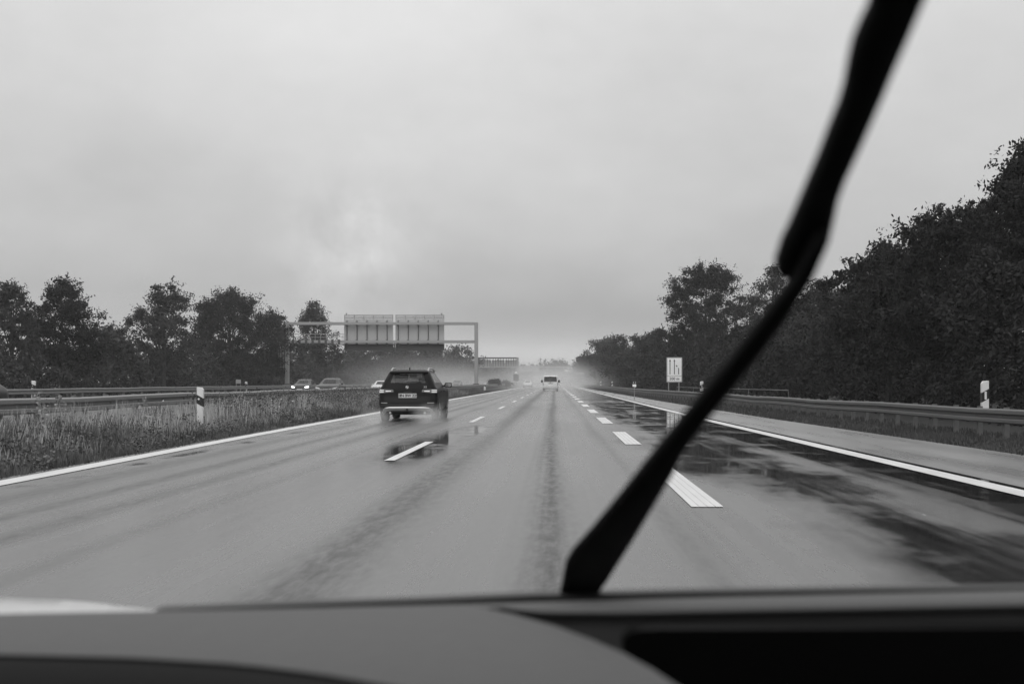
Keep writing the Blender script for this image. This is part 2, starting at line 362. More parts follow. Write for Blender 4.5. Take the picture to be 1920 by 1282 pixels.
def weed(loc, h, label, seed):
    r = random.Random(seed); t = thing("weed", label, "plant", loc, group="tall weeds on the verge")
    b = MB(); b.tube([(0, 0, -.04), (.02, 0, h * .5), (-.02, .02, h)], [.008, .006, .003], 5); b.build("stem", g_mid, t)
    n = 90; zz = np.random.default_rng(seed).uniform(.12, 1.0, n) * h; rr = np.random.default_rng(seed + 1).uniform(0, .24, n) * (1.15 - zz / h * .8); aa = np.random.default_rng(seed + 2).uniform(0, 6.3, n)
    np_mesh("leaves", flowers(n, np.cos(aa) * rr, np.sin(aa) * rr, zz, .032), 4, g_mid, t)
weed((-8.35, 20.6, 0), 1.05, "tall leafy weed rising above the rail near the picture's edge", 3)
weed((-9.55, 24.5, 0), .92, "lone weed poking over the top of the near guardrail", 5)
weed((-8.9, 27.5, 0), .85, "bushy weed midway between the tall weed and the white marker post", 11)
weed((-8.9, 17.2, 0), .9, "weed at the very edge of the picture in the deepest verge grass", 13)
weed((-9.65, 39.0, 0), 1.0, "thin weed beyond the white marker post, against the guardrail", 8)

# ------------------------------------------------------------------ guardrails
def wbeam(path, name, parent, m, side):
    """path: (x, y, ztop); side +1 faces +X"""
    prof = [(0, .006), (.025, .004), (.085, -.016), (.092, -.03), (.092, -.095), (.080, -.108), (.012, -.128), (.0, -.14), (.0, -.172), (.012, -.184), (.080, -.202), (.092, -.215), (.092, -.280), (.08, -.292), (.02, -.31), (0, -.312)]
    b = MB(); b.grid([[(x + side * p, y, z + q) for p, q in prof] + [(x + side * (p - .006), y, z + q) for p, q in prof[::-1]] for x, y, z in path], close=True)
    return b.build(name, m, parent)
def guardrail(name, label, pts, side, m, step, y0, y1, ymax, back=.12, pm=None):
    t = thing(name, label, "guardrail", (0, 0, 0)); pm = pm or POSTM
    X = [(p[0], p[1]) for p in pts]; Z = [(p[0], p[2]) for p in pts]
    ys = [y0 - 2] + [y for y in np.arange(y0, 120, 4.0)] + [y for y in np.arange(120, ymax, 20.0)]
    wob = lambda y: .012 * math.sin(y * .31) + .008 * math.sin(y * .83)
    wbeam([(interp(X, y) + wob(y), y, interp(Z, y) + wob(y * 1.3)) for y in ys], "rail", t, m, side)
    y = y0; first = None; k = 0
    while y < y1 and k < 100:
        x, z = interp(X, y) - side * back, interp(Z, y) - .02
        if first is None:
            b = MB(); b.box((0, 0, -.35), (.10, .012, .80)); b.box((.05, .028, -.35), (.012, .055, .80)); b.box((-.05, .028, -.35), (.012, .055, .80)); b.box((side * .06, 0, -.155), (.14, .10, .09))
            first = b.build("post", pm, t); o = first
        else: o = first.copy(); COL.objects.link(o); o.parent = t
        o.location = (x, y, z); y += step; k += 1
    b = MB()
    while y < ymax:
        x, z = interp(X, y) - side * back, interp(Z, y) - .02
        b.box((x, y, z - .35), (.10, .07, .80)); y += step
    if b.v: o = b.build("distant_posts", pm, t); o["kind"] = "stuff"
    return t
guardrail("guardrail", "galvanised guardrail beside the hard shoulder, on many closely spaced posts, before dark trees",
          [(0, 9.8, .64), (26, 9.6, .62), (49, 9.1, .56), (80, 8.6, .54), (118, 7.5, .52), (249, 6.5, .52), (600, 7.2, .55), (900, 9, .55)], -1, STEEL_DARK, 1.6, 12.8, 172, 420)
guardrail("guardrail", "light grey metal guardrail on the central reservation, sunk in wild grass behind the white post",
          [(0, -10.5, .87), (70, -10.5, .86), (100, -9.9, .82), (140, -9.35, .76), (400, -8.9, .75), (700, -8, .75)], 1, STEEL, 2.0, 12, 205, 420)
guardrail("guardrail", "faint second guardrail along the far side of the opposite carriageway, below the trees",
          [(0, -31.2, .75), (200, -31.0, .75), (400, -30, .75)], 1, STEEL, 4.0, 60, 380, 420)
# reverse face of the median barrier as a rail of its own
guardrail("guardrail", "back rail of the central reservation, just beyond the grassy near guardrail",
          [(0, -12.2, .80), (140, -11.2, .74), (400, -10.6, .74)], -1, STEEL_DARK, 4.0, 20, 300, 420)

# ------------------------------------------------------------------ delineators
def delineator(loc, label, dot=True, flip=1, s=1.0, h=1.05, far=False):
    t = thing("delineator", label, "marker post", loc, group="white marker posts along the motorway")
    w, d = .085 * s, .06 * s
    sl = .05 * flip
    b = MB(); b.prism([(-w, -d, -.05), (w, -d, -.05), (w, -d, h - sl * .5 - .045), (w * .55 if flip > 0 else w, -d, h - (0 if flip < 0 else .012)), (-w * .55 if flip < 0 else -w, -d, h - (0 if flip > 0 else .012)), (-w, -d, h + sl * .5 - .045)], (0, 2 * d, 0))
    b.build("body", WHITE, t, bevel=.012)
    zt, zb = h - .24, h - .47
    b = MB(); e = .003
    o = [(-w - e, zt + sl), (w + e, zt - sl), (w + e, zb - sl), (-w - e, zb + sl)]
    b.prism([(x, -d - e, z) for x, z in o], (0, 2 * d + 2 * e, 0)); bd = b.build("black_band", BLACK, t)
    b = MB()
    if dot: b.disc((-w * .35 * flip, -d - .010, (zt + zb) / 2 + .045), .026, .006)
    else: b.box((.0, -d - .007, (zt + zb) / 2), (.05, .008, .19))
    b.build("reflector", mat("reflector", .75, .2), bd)
    return t
delineator((-9.32, 33.4, 0), "white marker post with black band and round reflector, standing in the verge grass", True, 1)
delineator((-8.75, 159, 0), "small marker post on the central reservation near the foot of the gantry post", True, 1, 1.4)
delineator((-31.6, 77, .15), "marker post seen above the far guardrail, close to the tall weed", True, 1, 1.3, 1.1)
delineator((-31.6, 130, .1), "distant marker post beside a small board below the big dense tree", True, 1, 1.3, 1.1)
for (X, D, s, lab) in ((10.3, 30.4, 1.0, "nearest white marker post above the shoulder guardrail, with rectangular reflector, before dark foliage"),
                       (10.25, 88.5, 1.3, "white marker post next to the lane sign, by the thin handrail"),
                       (9.5, 150, 1.3, "marker post just past the small verge sign on a thin pole"),
                       (8.6, 190, 1.4, "marker post above the rail, under the low hedge, between two others"),
                       (8.05, 222, 1.5, "tiny marker post far along the rail where the hedge gets lower"),
                       (7.3, 288, 1.7, "farthest tiny marker post at the hazy end of the shoulder guardrail")):
    delineator((X, D, .58), lab, False, -1, s, .64)

# ------------------------------------------------------------------ signs beside the shoulder
t = thing("lane_sign", "white sign with two straight arrows and a merging arrow reading 200 m", "sign", (10.94, 116, 0))
b = MB(); b.tube([(-.52, .06, -.3), (-.52, .06, 3.3)], .05, 8); b.build("post", GANTRY, t)
b = MB(); b.tube([(.42, .06, -.3), (.42, .06, 3.3)], .05, 8); b.build("post", GANTRY, t)
def rrect(w, h, r, cz, y, n=5):
    pts = []
    for cx, cz2, a0 in ((w - r, h - r, 0), (-w + r, h - r, 90), (-w + r, -h + r, 180), (w - r, -h + r, 270)):
        for k in range(n + 1): a = R(a0 + 90 * k / n); pts.append((cx + r * math.cos(a), y, cz + cz2 + r * math.sin(a)))
    return pts
cz = 2.26
b = MB(); b.prism(rrect(.72, 1.15, .08, cz, 0), (0, .03, 0)); pl = b.build("border_plate", SIGNG, t)
b = MB(); b.prism(rrect(.645, .81, .04, cz + .265, -.006), (0, .005, 0)); b.build("arrow_panel", SIGNW, t)
b = MB(); b.prism(rrect(.645, .235, .04, cz - .82, -.006), (0, .005, 0)); b.build("distance_panel", SIGNW, t)
b = MB()
for ax in (-.40, .0):
    b.box((ax, -.010, cz + .22), (.07, .006, 1.25)); b.prism([(ax - .085, -.013, cz + .78), (ax + .085, -.013, cz + .78), (ax, -.013, cz + .98)], (0, .006, 0))
b.box((.39, -.010, cz - .12), (.07, .006, .57)); b.bar((.39, -.010, cz + .14), (.22, -.010, cz + .33), .07, .006)
b.prism([(.115, -.013, cz + .45), (.30, -.013, cz + .37), (.19, -.013, cz + .265)], (0, .006, 0)); b.build("arrow_pictogram", BLACKM, t)
text_mesh("lettering", "200 m", .36, BLACKM, t, (0, -.009, cz - .82), .006)
t = thing("verge_sign", "small two-part sign on a thin pole at the edge of the shoulder", "sign", (5.15, 82, 0))
b = MB(); b.tube([(0, .03, -.1), (0, .03, 1.2)], .022, 6); b.build("pole", GANTRY, t)
b = MB(); b.prism(rrect(.17, .10, .05, 1.13, 0), (0, .02, 0)); b.build("top_plate", BLACKM, t)
b = MB(); b.box((-.06, -.004, 1.13), (.05, .006, .12)); b.box((.07, -.004, 1.13), (.05, .006, .12)); b.build("emblem", SIGNG, t)
b = MB(); b.prism(rrect(.12, .075, .02, .94, 0), (0, .02, 0)); b.build("lower_plate", SIGNW, t)
t = thing("handrail", "thin grey handrail behind the guardrail, between the sign and the dark trees", "railing", (0, 0, 0))
b = MB(); b.tube([(10.6, 110, .72), (10.8, 85, .74), (11.0, 72, .76), (11.05, 60, .78)], .025, 6); b.build("rail", POSTM, t)
for yy, xx in ((110, 10.6), (98, 10.7), (85, 10.8), (72, 11.0), (60, 11.05)):
    b = MB(); b.tube([(xx, yy, -.1), (xx, yy, .74)], .022, 6); b.build("post", POSTM, t)
t = thing("kilometre_board", "small grey board on two legs beyond the far guardrail", "sign", (-31.9, 128, 0))
b = MB(); b.box((0, 0, 1.2), (.5, .03, .38)); b.build("board", SIGNG, t)
for s in (-.2, .2): b = MB(); b.tube([(s, .03, -.05), (s, .03, 1.15)], .025, 6); b.build("leg", GANTRY, t)
t = thing("warning_sign", "dark square board below a triangle sign on the hazy central reservation", "sign", (-7.6, 250, 0))
b = MB(); b.tube([(0, .05, -.1), (0, .05, 3.0)], .06, 6); b.build("post", GANTRY, t)
b = MB(); b.box((0, 0, 1.95), (1.05, .05, 1.3)); b.build("board", mat("dark_board", .05, .6), t)
b = MB(); b.prism([(-.55, 0, 2.7), (.55, 0, 2.7), (0, 0, 3.45)], (0, .04, 0)); tr = b.build("triangle_plate", SIGNG, t)
b = MB(); b.prism([(-.36, -.006, 2.79), (.36, -.006, 2.79), (0, -.006, 3.28)], (0, .005, 0)); b.build("triangle_face", SIGNW, tr)
t = thing("verge_board", "small pale board in front of the last hazy trees by the guardrail", "sign", (6.4, 330, 0))
for s in (-.9, .9): b = MB(); b.tube([(s, 0, -.1), (s, 0, 3.4)], .06, 6); b.build("leg", GANTRY, t)
b = MB(); b.box((0, -.05, 3.3), (2.4, .06, .5)); b.build("board", SIGNG, t)
b = MB(); b.box((0, -.02, 1.6), (1.3, .06, 1.3)); b.build("lower_board", mat("dark_board", .05, .6), t)

# ------------------------------------------------------------------ gantries
def main_gantry():
    D = 160.0; sx = lambda x: (x - VX) / F * D; sz = lambda y: CH - (y - VY) / F * D
    t = thing("sign_gantry", "grey steel portal gantry carrying two sign backs over the opposite carriageway", "gantry", (0, 0, 0))
    for x, w in ((538.5, .50), (893, .46)):
        b = MB(); b.box((sx(x), D, (sz(604) - .1) / 2), (w, w, sz(604) + .1)); p = b.build("post", GANTRY, t, bevel=.05)
        b = MB(); b.box((sx(x), D, .35), (1.0, 1.0, .9)); b.build("footing", CONC, p)
        b = MB(); b.box((sx(x), D, .86), (.75, .75, .10)); b.build("base_plate", GANTRY_DARK, p)
    for y, h in ((606.5, .36), (640.5, .36)):
        b = MB(); b.box(((sx(538.5) + sx(893)) / 2, D, sz(y)), (sx(893) - sx(538.5) - .5, .4, h)); b.build("beam", GANTRY, t, bevel=.03)
    b = MB()
    for k in range(8): b.box((sx(550 + k * 12.3), D - .22, sz(641)), (.3, .08, .62))
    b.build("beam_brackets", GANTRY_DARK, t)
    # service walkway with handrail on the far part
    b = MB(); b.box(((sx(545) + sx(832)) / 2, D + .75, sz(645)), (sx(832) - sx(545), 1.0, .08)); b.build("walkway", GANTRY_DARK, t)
    b = MB()
    for y in (626, 632): b.bar((sx(545), D + .3, sz(y)), (sx(645), D + .3, sz(y)), .06)
    for k in range(10): b.bar((sx(548 + k * 10.5), D + .3, sz(626)), (sx(548 + k * 10.5), D + .3, sz(640)), .045)
    b.build("walkway_railing", GANTRY, t)
    for x0, x1 in ((643.7, 735.7), (740.2, 832)):
        b = MB(); b.box(((sx(x0) + sx(x1)) / 2, D + .72, (sz(599) + sz(644)) / 2), (sx(x1) - sx(x0), .12, sz(599) - sz(644))); pn = b.build("sign_panel", PANEL, t)
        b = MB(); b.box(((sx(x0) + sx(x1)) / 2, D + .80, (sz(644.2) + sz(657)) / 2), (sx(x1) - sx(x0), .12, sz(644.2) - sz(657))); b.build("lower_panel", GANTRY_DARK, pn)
        b = MB(); w = sx(x1) - sx(x0)
        for k in range(5):
            xx = sx(x0) + w * (.06 + k * .205)
            b.bar((xx, D + .58, sz(600)), (xx, D + .58, sz(650)), .09, .12); b.box((xx, D + .3, sz(606.5)), (.2, .5, .5)); b.box((xx, D + .3, sz(641)), (.2, .5, .6))
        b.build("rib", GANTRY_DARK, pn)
        b = MB()
        for y in (590, 595): b.bar((sx(x0), D + .75, sz(y)), (sx(x1), D + .75, sz(y)), .07)
        for k in range(6): xx = sx(x0) + .05 + (w - .1) * k / 5; b.bar((xx, D + .75, sz(590)), (xx, D + .75, sz(599)), .10)
        b.build("top_railing", GANTRY, pn)
        b = MB(); b.box(((sx(x0) + sx(x1)) / 2, D + .84, sz(594.6)), (w, .02, sz(590) - sz(599))); b.build("railing_infill", glass("pale_mesh_infill", .82, .3), pn)
        b = MB(); b.tube([(sx(x0 + 4 if x0 < 700 else x1 - 5), D + .75, sz(590)), (sx(x0 + 4 if x0 < 700 else x1 - 5), D + .75, sz(586.5))], [.06, .12], 6); b.build("beacon", GANTRY, pn)
    b = MB(); lx, ly = sx(530), D - .1
    for dx in (-.28, .10): b.bar((lx + dx, ly, sz(700)), (lx + dx, ly, sz(624)), .06)
    for k in range(17): b.bar((lx - .28, ly, sz(699 - k * 4.6)), (lx + .1, ly, sz(699 - k * 4.6)), .035)
    b.build("ladder", GANTRY, t)
    b = MB()
    for y in (624, 640, 652, 668, 688):
        pts = [(lx - .1 + .40 * math.cos(a), ly - .42 * math.sin(a), sz(y)) for a in np.linspace(0, math.pi, 9)]; b.tube(pts, .03, 5)
    for a in (.6, 1.57, 2.5): b.bar((lx - .1 + .40 * math.cos(a), ly - .42 * math.sin(a), sz(624)), (lx - .1 + .40 * math.cos(a), ly - .42 * math.sin(a), sz(697)), .04)
    b.build("ladder_cage", GANTRY, t)
main_gantry()
def far_gantry():
    D = 345.0; sx = lambda x: (x - VX) / F * D; sz = lambda y: CH - (y - VY) / F * D
    t = thing("sign_gantry", "second gantry farther off, long row of sign backs half lost in haze", "gantry", (0, 0, 0))
    for x in (850.5, 970.5): b = MB(); b.box((sx(x), D, sz(670) / 2), (.6, .6, sz(670))); b.build("post", GANTRY, t)
    b = MB(); b.box(((sx(850) + sx(971)) / 2, D, sz(671)), (sx(971) - sx(850), .5, .35)); b.build("beam", GANTRY_DARK, t)
    b = MB(); b.box(((sx(850) + sx(971)) / 2, D, sz(688)), (sx(971) - sx(850), .5, .3)); b.build("beam", GANTRY, t)
    b = MB()
    for k in range(8): b.bar((sx(853 + k * 5.6), D, sz(671)), (sx(853 + k * 5.6), D, sz(688)), .10)
    for y in (677, 682): b.bar((sx(851), D, sz(y)), (sx(896), D, sz(y)), .12)
    b.build("railing", GANTRY, t)
    for x0, x1 in ((897, 921), (922, 946), (947, 969.5)):
        b = MB(); b.box(((sx(x0) + sx(x1)) / 2, D + .4, (sz(675) + sz(688)) / 2), (sx(x1) - sx(x0), .2, sz(675) - sz(688))); pn = b.build("sign_panel", GANTRY, t)
        b = MB()
        for k in range(5): xx = sx(x0) + (sx(x1) - sx(x0)) * (k + .5) / 5; b.bar((xx, D + .25, sz(671)), (xx, D + .25, sz(689)), .14)
        b.build("rib", GANTRY_DARK, pn)
far_gantry()
def road_gantry():
    D = 600.0; sx = lambda x: (x - VX) / F * D; sz = lambda y: CH - (y - VY) / F * D
    t = thing("sign_gantry", "most distant gantry spanning the road ahead of the white van, very faint", "gantry", (0, 0, 0))
    for x in (971, 1073): b = MB(); b.box((sx(x), D, sz(687) / 2), (.7, .7, sz(687))); b.build("post", GANTRY, t)
    b = MB(); b.box(((sx(971) + sx(1073)) / 2, D, sz(688)), (sx(1073) - sx(971), .5, .5)); b.build("beam", GANTRY, t)
    b = MB(); b.box(((sx(972) + sx(1011)) / 2, D - .5, (sz(685.5) + sz(696.5)) / 2), (sx(1011) - sx(972), .3, sz(685.5) - sz(696.5))); b.build("sign_panel", SIGNG, t)
    for x0, x1 in ((1034, 1042), (1044, 1052)):
        b = MB(); b.box(((sx(x0) + sx(x1)) / 2, D - .5, (sz(691) + sz(696.5)) / 2), (sx(x1) - sx(x0), .4, sz(691) - sz(696.5))); b.build("signal_box", BLACK, t)
    b = MB(); b.box((sx(1062), D - .5, sz(695)), (1.6, .3, 1.0)); b.build("small_panel", SIGNW, t)
road_gantry()

# ------------------------------------------------------------------ vehicles
class Body:
    """stack of rounded-rectangle outlines: (z, halfwidth, rear y, front y, corner radius, rear bulge, front bulge)"""
    NX, NC, NY = 16, 5, 30
    def __init__(s, levels): s.L = levels
    def ring(s, z, w, yr, yf, rc, br, bf):
        pts = []; a = w - rc
        for k in range(s.NX): pts.append((-a + 2 * a * k / s.NX, yr))
        for k in range(s.NC): q = R(270 + 90 * k / s.NC); pts.append((a + rc * math.cos(q), yr + rc + rc * math.sin(q)))
        for k in range(s.NY): pts.append((w, yr + rc + (yf - yr - 2 * rc) * k / s.NY))
        for k in range(s.NC): q = R(90 * k / s.NC); pts.append((a + rc * math.cos(q), yf - rc + rc * math.sin(q)))
        for k in range(s.NX): pts.append((a - 2 * a * k / s.NX, yf))
        for k in range(s.NC): q = R(90 + 90 * k / s.NC); pts.append((-a + rc * math.cos(q), yf - rc + rc * math.sin(q)))
        for k in range(s.NY): pts.append((-w, yf - rc - (yf - yr - 2 * rc) * k / s.NY))
        for k in range(s.NC): q = R(180 + 90 * k / s.NC); pts.append((-a + rc * math.cos(q), yr + rc + rc * math.sin(q)))
        m = (yr + yf) / 2; out = []
        for x, y in pts:
            u = 1 - min(1, abs(x) / w) ** 2
            out.append((x, y - br * u if y < m - (yf - yr) * .35 else y + bf * u if y > m + (yf - yr) * .35 else y, z))
        return out
    def at(s, z):
        L = s.L
        if z <= L[0][0]: return L[0][1:]
        for a, b in zip(L, L[1:]):
            if z <= b[0]: f = (z - a[0]) / (b[0] - a[0]); return tuple(p + (q - p) * f for p, q in zip(a[1:], b[1:]))
        return L[-1][1:]
    def rear(s, x, z, off=.006):
        w, yr, yf, rc, br, bf = s.at(z); ax = min(abs(x), w - .002); y = yr
        if ax > w - rc: y = yr + rc - math.sqrt(max(0, rc * rc - (ax - w + rc) ** 2))
        return (x, y - br * (1 - (ax / w) ** 2) - off, z)
    def front(s, x, z, off=.006):
        w, yr, yf, rc, br, bf = s.at(z); ax = min(abs(x), w - .002); y = yf
        if ax > w - rc: y = yf - rc + math.sqrt(max(0, rc * rc - (ax - w + rc) ** 2))
        return (x, y + bf * (1 - (ax / w) ** 2) + off, z)
    def side(s, y, z, sg, off=.006):
        w = s.at(z)[0]; return (sg * (w + off), y, z)
    def build(s, t, paint, glassm, wins):
        """wins: (kind, level i0, i1, k0, k1) indices within the side's segments"""
        rings = [s.ring(*l) for l in s.L]; n = len(rings[0]); NX, NC, NY = s.NX, s.NC, s.NY
        st = {'rear': 0, 'right': NX + NC, 'front': NX + 2 * NC + NY, 'left': 2 * NX + 3 * NC + NY}
        holes = {}
        for kind, i0, i1, k0, k1 in wins:
            for i in range(i0, i1):
                for k in range(k0, k1): holes[(i, st[kind] + k)] = (kind, k0)
        b = MB(); gl = {}
        vs = [p for r in rings for p in r]; fs = []
        for i in range(len(rings) - 1):
            for k in range(n):
                f = (i * n + k, i * n + (k + 1) % n, (i + 1) * n + (k + 1) % n, (i + 1) * n + k)
                h = holes.get((i, k))
                if h is None: fs.append(f)
                else: gl.setdefault(h, []).append(f)
        fs.append(tuple(range(n))[::-1]); fs.append(tuple((len(rings) - 1) * n + k for k in range(n)))
        b.add(vs, fs); body = b.build("body", paint, t, smooth=True, fix=False)
        nm = {'rear': 'rear_window', 'right': 'side_window', 'left': 'side_window', 'front': 'windscreen'}
        for (kind, k0), ff in gl.items():
            g = MB(); idx = sorted({i for f in ff for i in f}); mp = {q: j for j, q in enumerate(idx)}
            g.add([vs[q] for q in idx], [tuple(mp[q] for q in f) for f in ff]); g.build(nm[kind], glassm, t, smooth=True, fix=False)
        return body
def patch(fn, quad, nu=8, nv=4, th=.0):
    """quad: 4 (u,z) corners bottom-left, bottom-right, top-right, top-left -> surface sheet"""
    (a, b, c, d) = quad; rows = []
    for j in range(nv + 1):
        v = j / nv; rows.append([fn((a[0] + (b[0] - a[0]) * i / nu) * (1 - v) + (d[0] + (c[0] - d[0]) * i / nu) * v,
                                    (a[1] + (b[1] - a[1]) * i / nu) * (1 - v) + (d[1] + (c[1] - d[1]) * i / nu) * v) for i in range(nu + 1)])
    return MB().grid(rows)
def wheels(t, xw, ys, r, w=.22):
    for y in ys:
        for s in (-1, 1):
            b = MB(); prof = [(-w / 2, r * .7), (-w / 2, r * .94), (-w / 2 + .03, r), (w / 2 - .03, r), (w / 2, r * .94), (w / 2, r * .7)]
            N = 28; b.grid([[(s * xw + px, y + pr * math.cos(a), r + pr * math.sin(a)) for px, pr in prof] for a in np.linspace(0, 2 * math.pi, N + 1)])
            wo = b.build("wheel", RUBBER, t, smooth=True)
            b = MB(); b.disc((s * (xw + w / 2 - .02) - (.02 if s > 0 else 0), y, r), r * .68, .02, 'X', 24); rim = b.build("rim", mat("rim_dark", .05, .5, .4), wo)
            b = MB()
            for k in range(5):
                a = k * 2 * math.pi / 5 + .3; cx = s * (xw + w / 2 + .004)
                b.bar((cx, y + .06 * math.cos(a), r + .06 * math.sin(a)), (cx, y + r * .62 * math.cos(a), r + r * .62 * math.sin(a)), .05, .012)
            b.build("spokes", mat("rim_silver", .35, .35, .6), rim)
def arches(t, body, ys, r, m):
    for y in ys:
        for s in (-1, 1):
            b = MB(); N = 18; rows = []
            for rr in (r + .045, r + .115):
                rows.append([(body.side(y + rr * math.cos(a), max(.24, r + rr * math.sin(a)), s, .012)) for a in np.linspace(-.25, math.pi + .25, N)])
            b.grid(rows); b.build("wheel_arch", m, t)
            b = MB(); b.add([body.side(y + (r + .045) * math.cos(a), max(.24, r + (r + .045) * math.sin(a)), s, .008) for a in np.linspace(-.25, math.pi + .25, N)], [tuple(range(N))]); b.build("wheel_well", BLACK, t)
def cabin(t, floor_z, w, y0, y1, rows, hd=1.25, x=.36):
    b = MB(); b.box((0, (y0 + y1) / 2, floor_z), (2 * w, y1 - y0, .05)); b.build("cabin_floor", CABIN, t)
    for y in rows:
        for s in (-1, 1):
            b = MB(); b.box((s * x, y, hd - .32), (.48, .14, .44)); b.tube([(s * x, y, hd - .12), (s * x, y, hd - .02)], .03, 6)
            b.box((s * x, y, hd + .04), (.27, .12, .19)); b.build("seat", CABIN, t, bevel=.05)

def make_suv(loc):
    t = thing("passenger_car", "black estate-like off-roader with roof rails and silver bumper trim, throwing up spray", "car", loc)
    B = Body([(.20, .70, .16, 4.15, .25, .02, .02), (.28, .80, .05, 4.36, .28, .03, .05), (.42, .875, .0, 4.42, .26, .05, .08), (.58, .885, .0, 4.44, .24, .05, .10),
              (.66, .885, .06, 4.43, .22, .04, .10), (.82, .885, .09, 4.40, .20, .04, .10), (.96, .868, .11, 4.30, .19, .04, .10), (1.02, .835, .13, 3.85, .18, .04, .10), (1.07, .80, .145, 3.25, .17, .04, .08),
              (1.16, .765, .18, 3.08, .16, .05, .08), (1.30, .70, .27, 2.66, .15, .05, .07), (1.45, .635, .40, 2.25, .14, .05, .06), (1.50, .605, .47, 2.10, .14, .04, .05), (1.545, .53, .62, 1.9, .14, .03, .03), (1.56, .40, .8, 1.7, .13, .02, .02)])
    B.build(t, PAINT_BLACK, CARGLASS, [('rear', 9, 11, 1, 15), ('front', 9, 11, 0, 16), ('right', 9, 11, 3, 10), ('right', 9, 11, 11, 19), ('right', 9, 11, 20, 29),
                                       ('left', 9, 11, 1, 10), ('left', 9, 11, 11, 19), ('left', 9, 11, 20, 27)])
    cabin(t, 1.02, .68, .35, 3.0, (1.05,), 1.17); cabin(t, 1.015, .60, .4, 2.9, (2.15,), 1.29)
    b = MB(); b.bar((-.2, 2.45, 1.36), (.02, 2.45, 1.36), .03, .07); b.build("interior_mirror", BLACK, t)
    # roof spoiler over the rear window
    b = MB(); rows = []
    for z, o in ((1.445, .012), (1.462, .10), (1.50, .12), (1.528, .06)):
        rows.append([(x, B.rear(x, z, o)[1] + .02 * (x / .6) ** 2, z) for x in np.linspace(-.58, .58, 13)])
    b.grid(rows); b.build("roof_spoiler", PAINT_BLACK, t, smooth=True)
    for s in (-1, 1):
        b = MB(); pts = [(s * .565, .60, 1.49), (s * .555, .72, 1.565), (s * .555, .95, 1.60), (s * .57, 1.7, 1.60), (s * .59, 2.05, 1.57), (s * .60, 2.2, 1.51)]
        b.tube(pts, .026, 8); b.build("roof_rail", SILVER, t, smooth=True)
        # lamp: dark lens wrapping the corner, two light bars
        sx = lambda u: s * u
        b = patch(lambda u, z: B.rear(s * u, z, .010), [(.42, .885), (.872, .84), (.865, .975), (.44, .955)], 16, 4); l = b.build("tail_light", LENS, t, smooth=True)
        for (u0, u1, z) in ((.50, .66, .90), (.72, .868, .875), (.72, .868, .925)):
            b = patch(lambda u, zz: B.rear(s * u, zz, .016), [(u0, z), (u1, z - .005), (u1, z + .022), (u0, z + .02)], 8, 1); b.build("light_bar", lamp("tail_light_bar", .35, .5), l)
        b = patch(lambda u, z: B.rear(s * u, z, .010), [(.60, .545), (.80, .545), (.80, .57), (.60, .57)], 8, 1); b.build("reflector", SIGNG, t)
        b = MB(); b.tube([(s * .80, 2.72, 1.05), (s * .93, 2.70, 1.07)], .03, 6); mr = b.build("side_mirror", PAINT_BLACK, t)
        b = MB(); b.prism(rrect(.115, .078, .05, 1.09, 2.62), (0, .12, 0)); m2 = b.build("mirror_housing", PAINT_BLACK, mr, bevel=.03); m2.location.x = s * 1.0
        b = MB(); b.prism(rrect(.095, .06, .04, 1.09, 2.612), (0, .006, 0)); m3 = b.build("mirror_glass", mat("mirror_glass", .25, .1, .8), mr); m3.location.x = s * 1.0
        b = patch(lambda y, z: B.side(y, z, s, .010), [(.85, .24), (3.4, .24), (3.4, .34), (.85, .34)], 6, 2); b.build("side_skirt", CLAD, t)
        for y in (1.35, 2.35): b = MB(); b.bar(B.side(y, .90, s, .02), B.side(y + .22, .905, s, .02), .03, .03); b.build("door_handle", PAINT_BLACK, t)
    # lower bumper cladding and silver trim arch
    b = patch(lambda u, z: B.rear(u, z, .008), [(-.80, .27), (.80, .27), (.87, .52), (-.87, .52)], 20, 4); b.build("lower_bumper", CLAD, t, smooth=True)
    arch = [(-.80, .24), (-.74, .33), (-.66, .385), (-.54, .405), (0, .41), (.54, .405), (.66, .385), (.74, .33), (.80, .24)]
    b = MB(); b.grid([[B.rear(x, z + .035, .016) for x, z in arch], [B.rear(x * .99, z, .040) for x, z in arch], [B.rear(x * .95, z - .055, .030) for x, z in arch], [B.rear(x * .93, max(.22, z - .085), .010) for x, z in arch]]); b.build("bumper_trim", SILVER, t)
    b = MB(); b.disc((0, B.rear(0, .36, .05)[1], .355), .035, .03); b.build("tow_cover", CLAD, t)
    # tailgate edge, emblem, badge, plate
    py = B.rear(0, .78, .0)[1]
    b = MB(); b.prism(rrect(.275, .065, .012, .775, py - .022), (0, .014, 0)); pl = b.build("number_plate", mat("plate_white", .6, .4), t)
    text_mesh("plate_lettering", "MN BW 225", .118, BLACKM, pl, (.012, py - .0245, .773), .004, .001, .96)
    b = MB(); b.disc((-.055, py - .026, .788), .014, .003, n=12); b.disc((-.055, py - .026, .757), .014, .003, n=12); b.box((-.252, py - .025, .775), (.036, .004, .11)); b.build("plate_seal", SIGNG, pl)
    ey = B.rear(0, 1.03, .0)[1]
    b = MB(); b.disc((-.02, ey - .012, 1.03), .043, .012, n=24); em = b.build("emblem", BLACKM, t)
    b = MB()
    for a0 in (90, 270):
        pts = [(-.02, ey - .015, 1.03)] + [(-.02 + .031 * math.cos(R(a0 + k * 15)), ey - .015, 1.03 + .031 * math.sin(R(a0 + k * 15))) for k in range(7)]; b.prism(pts, (0, .003, 0))
    b.grid([[(-.02 + r_ * math.cos(a), ey - .015, 1.03 + r_ * math.sin(a)) for a in np.linspace(0, 2 * math.pi, 25)] for r_ in (.037, .043)])
    b.build("emblem_quarters", SIGNW, em)
    text_mesh("badge", "X1", .085, SIGNG, t, (.53, B.rear(.53, 1.03, .012)[1] - .004, 1.03), .003, .003)
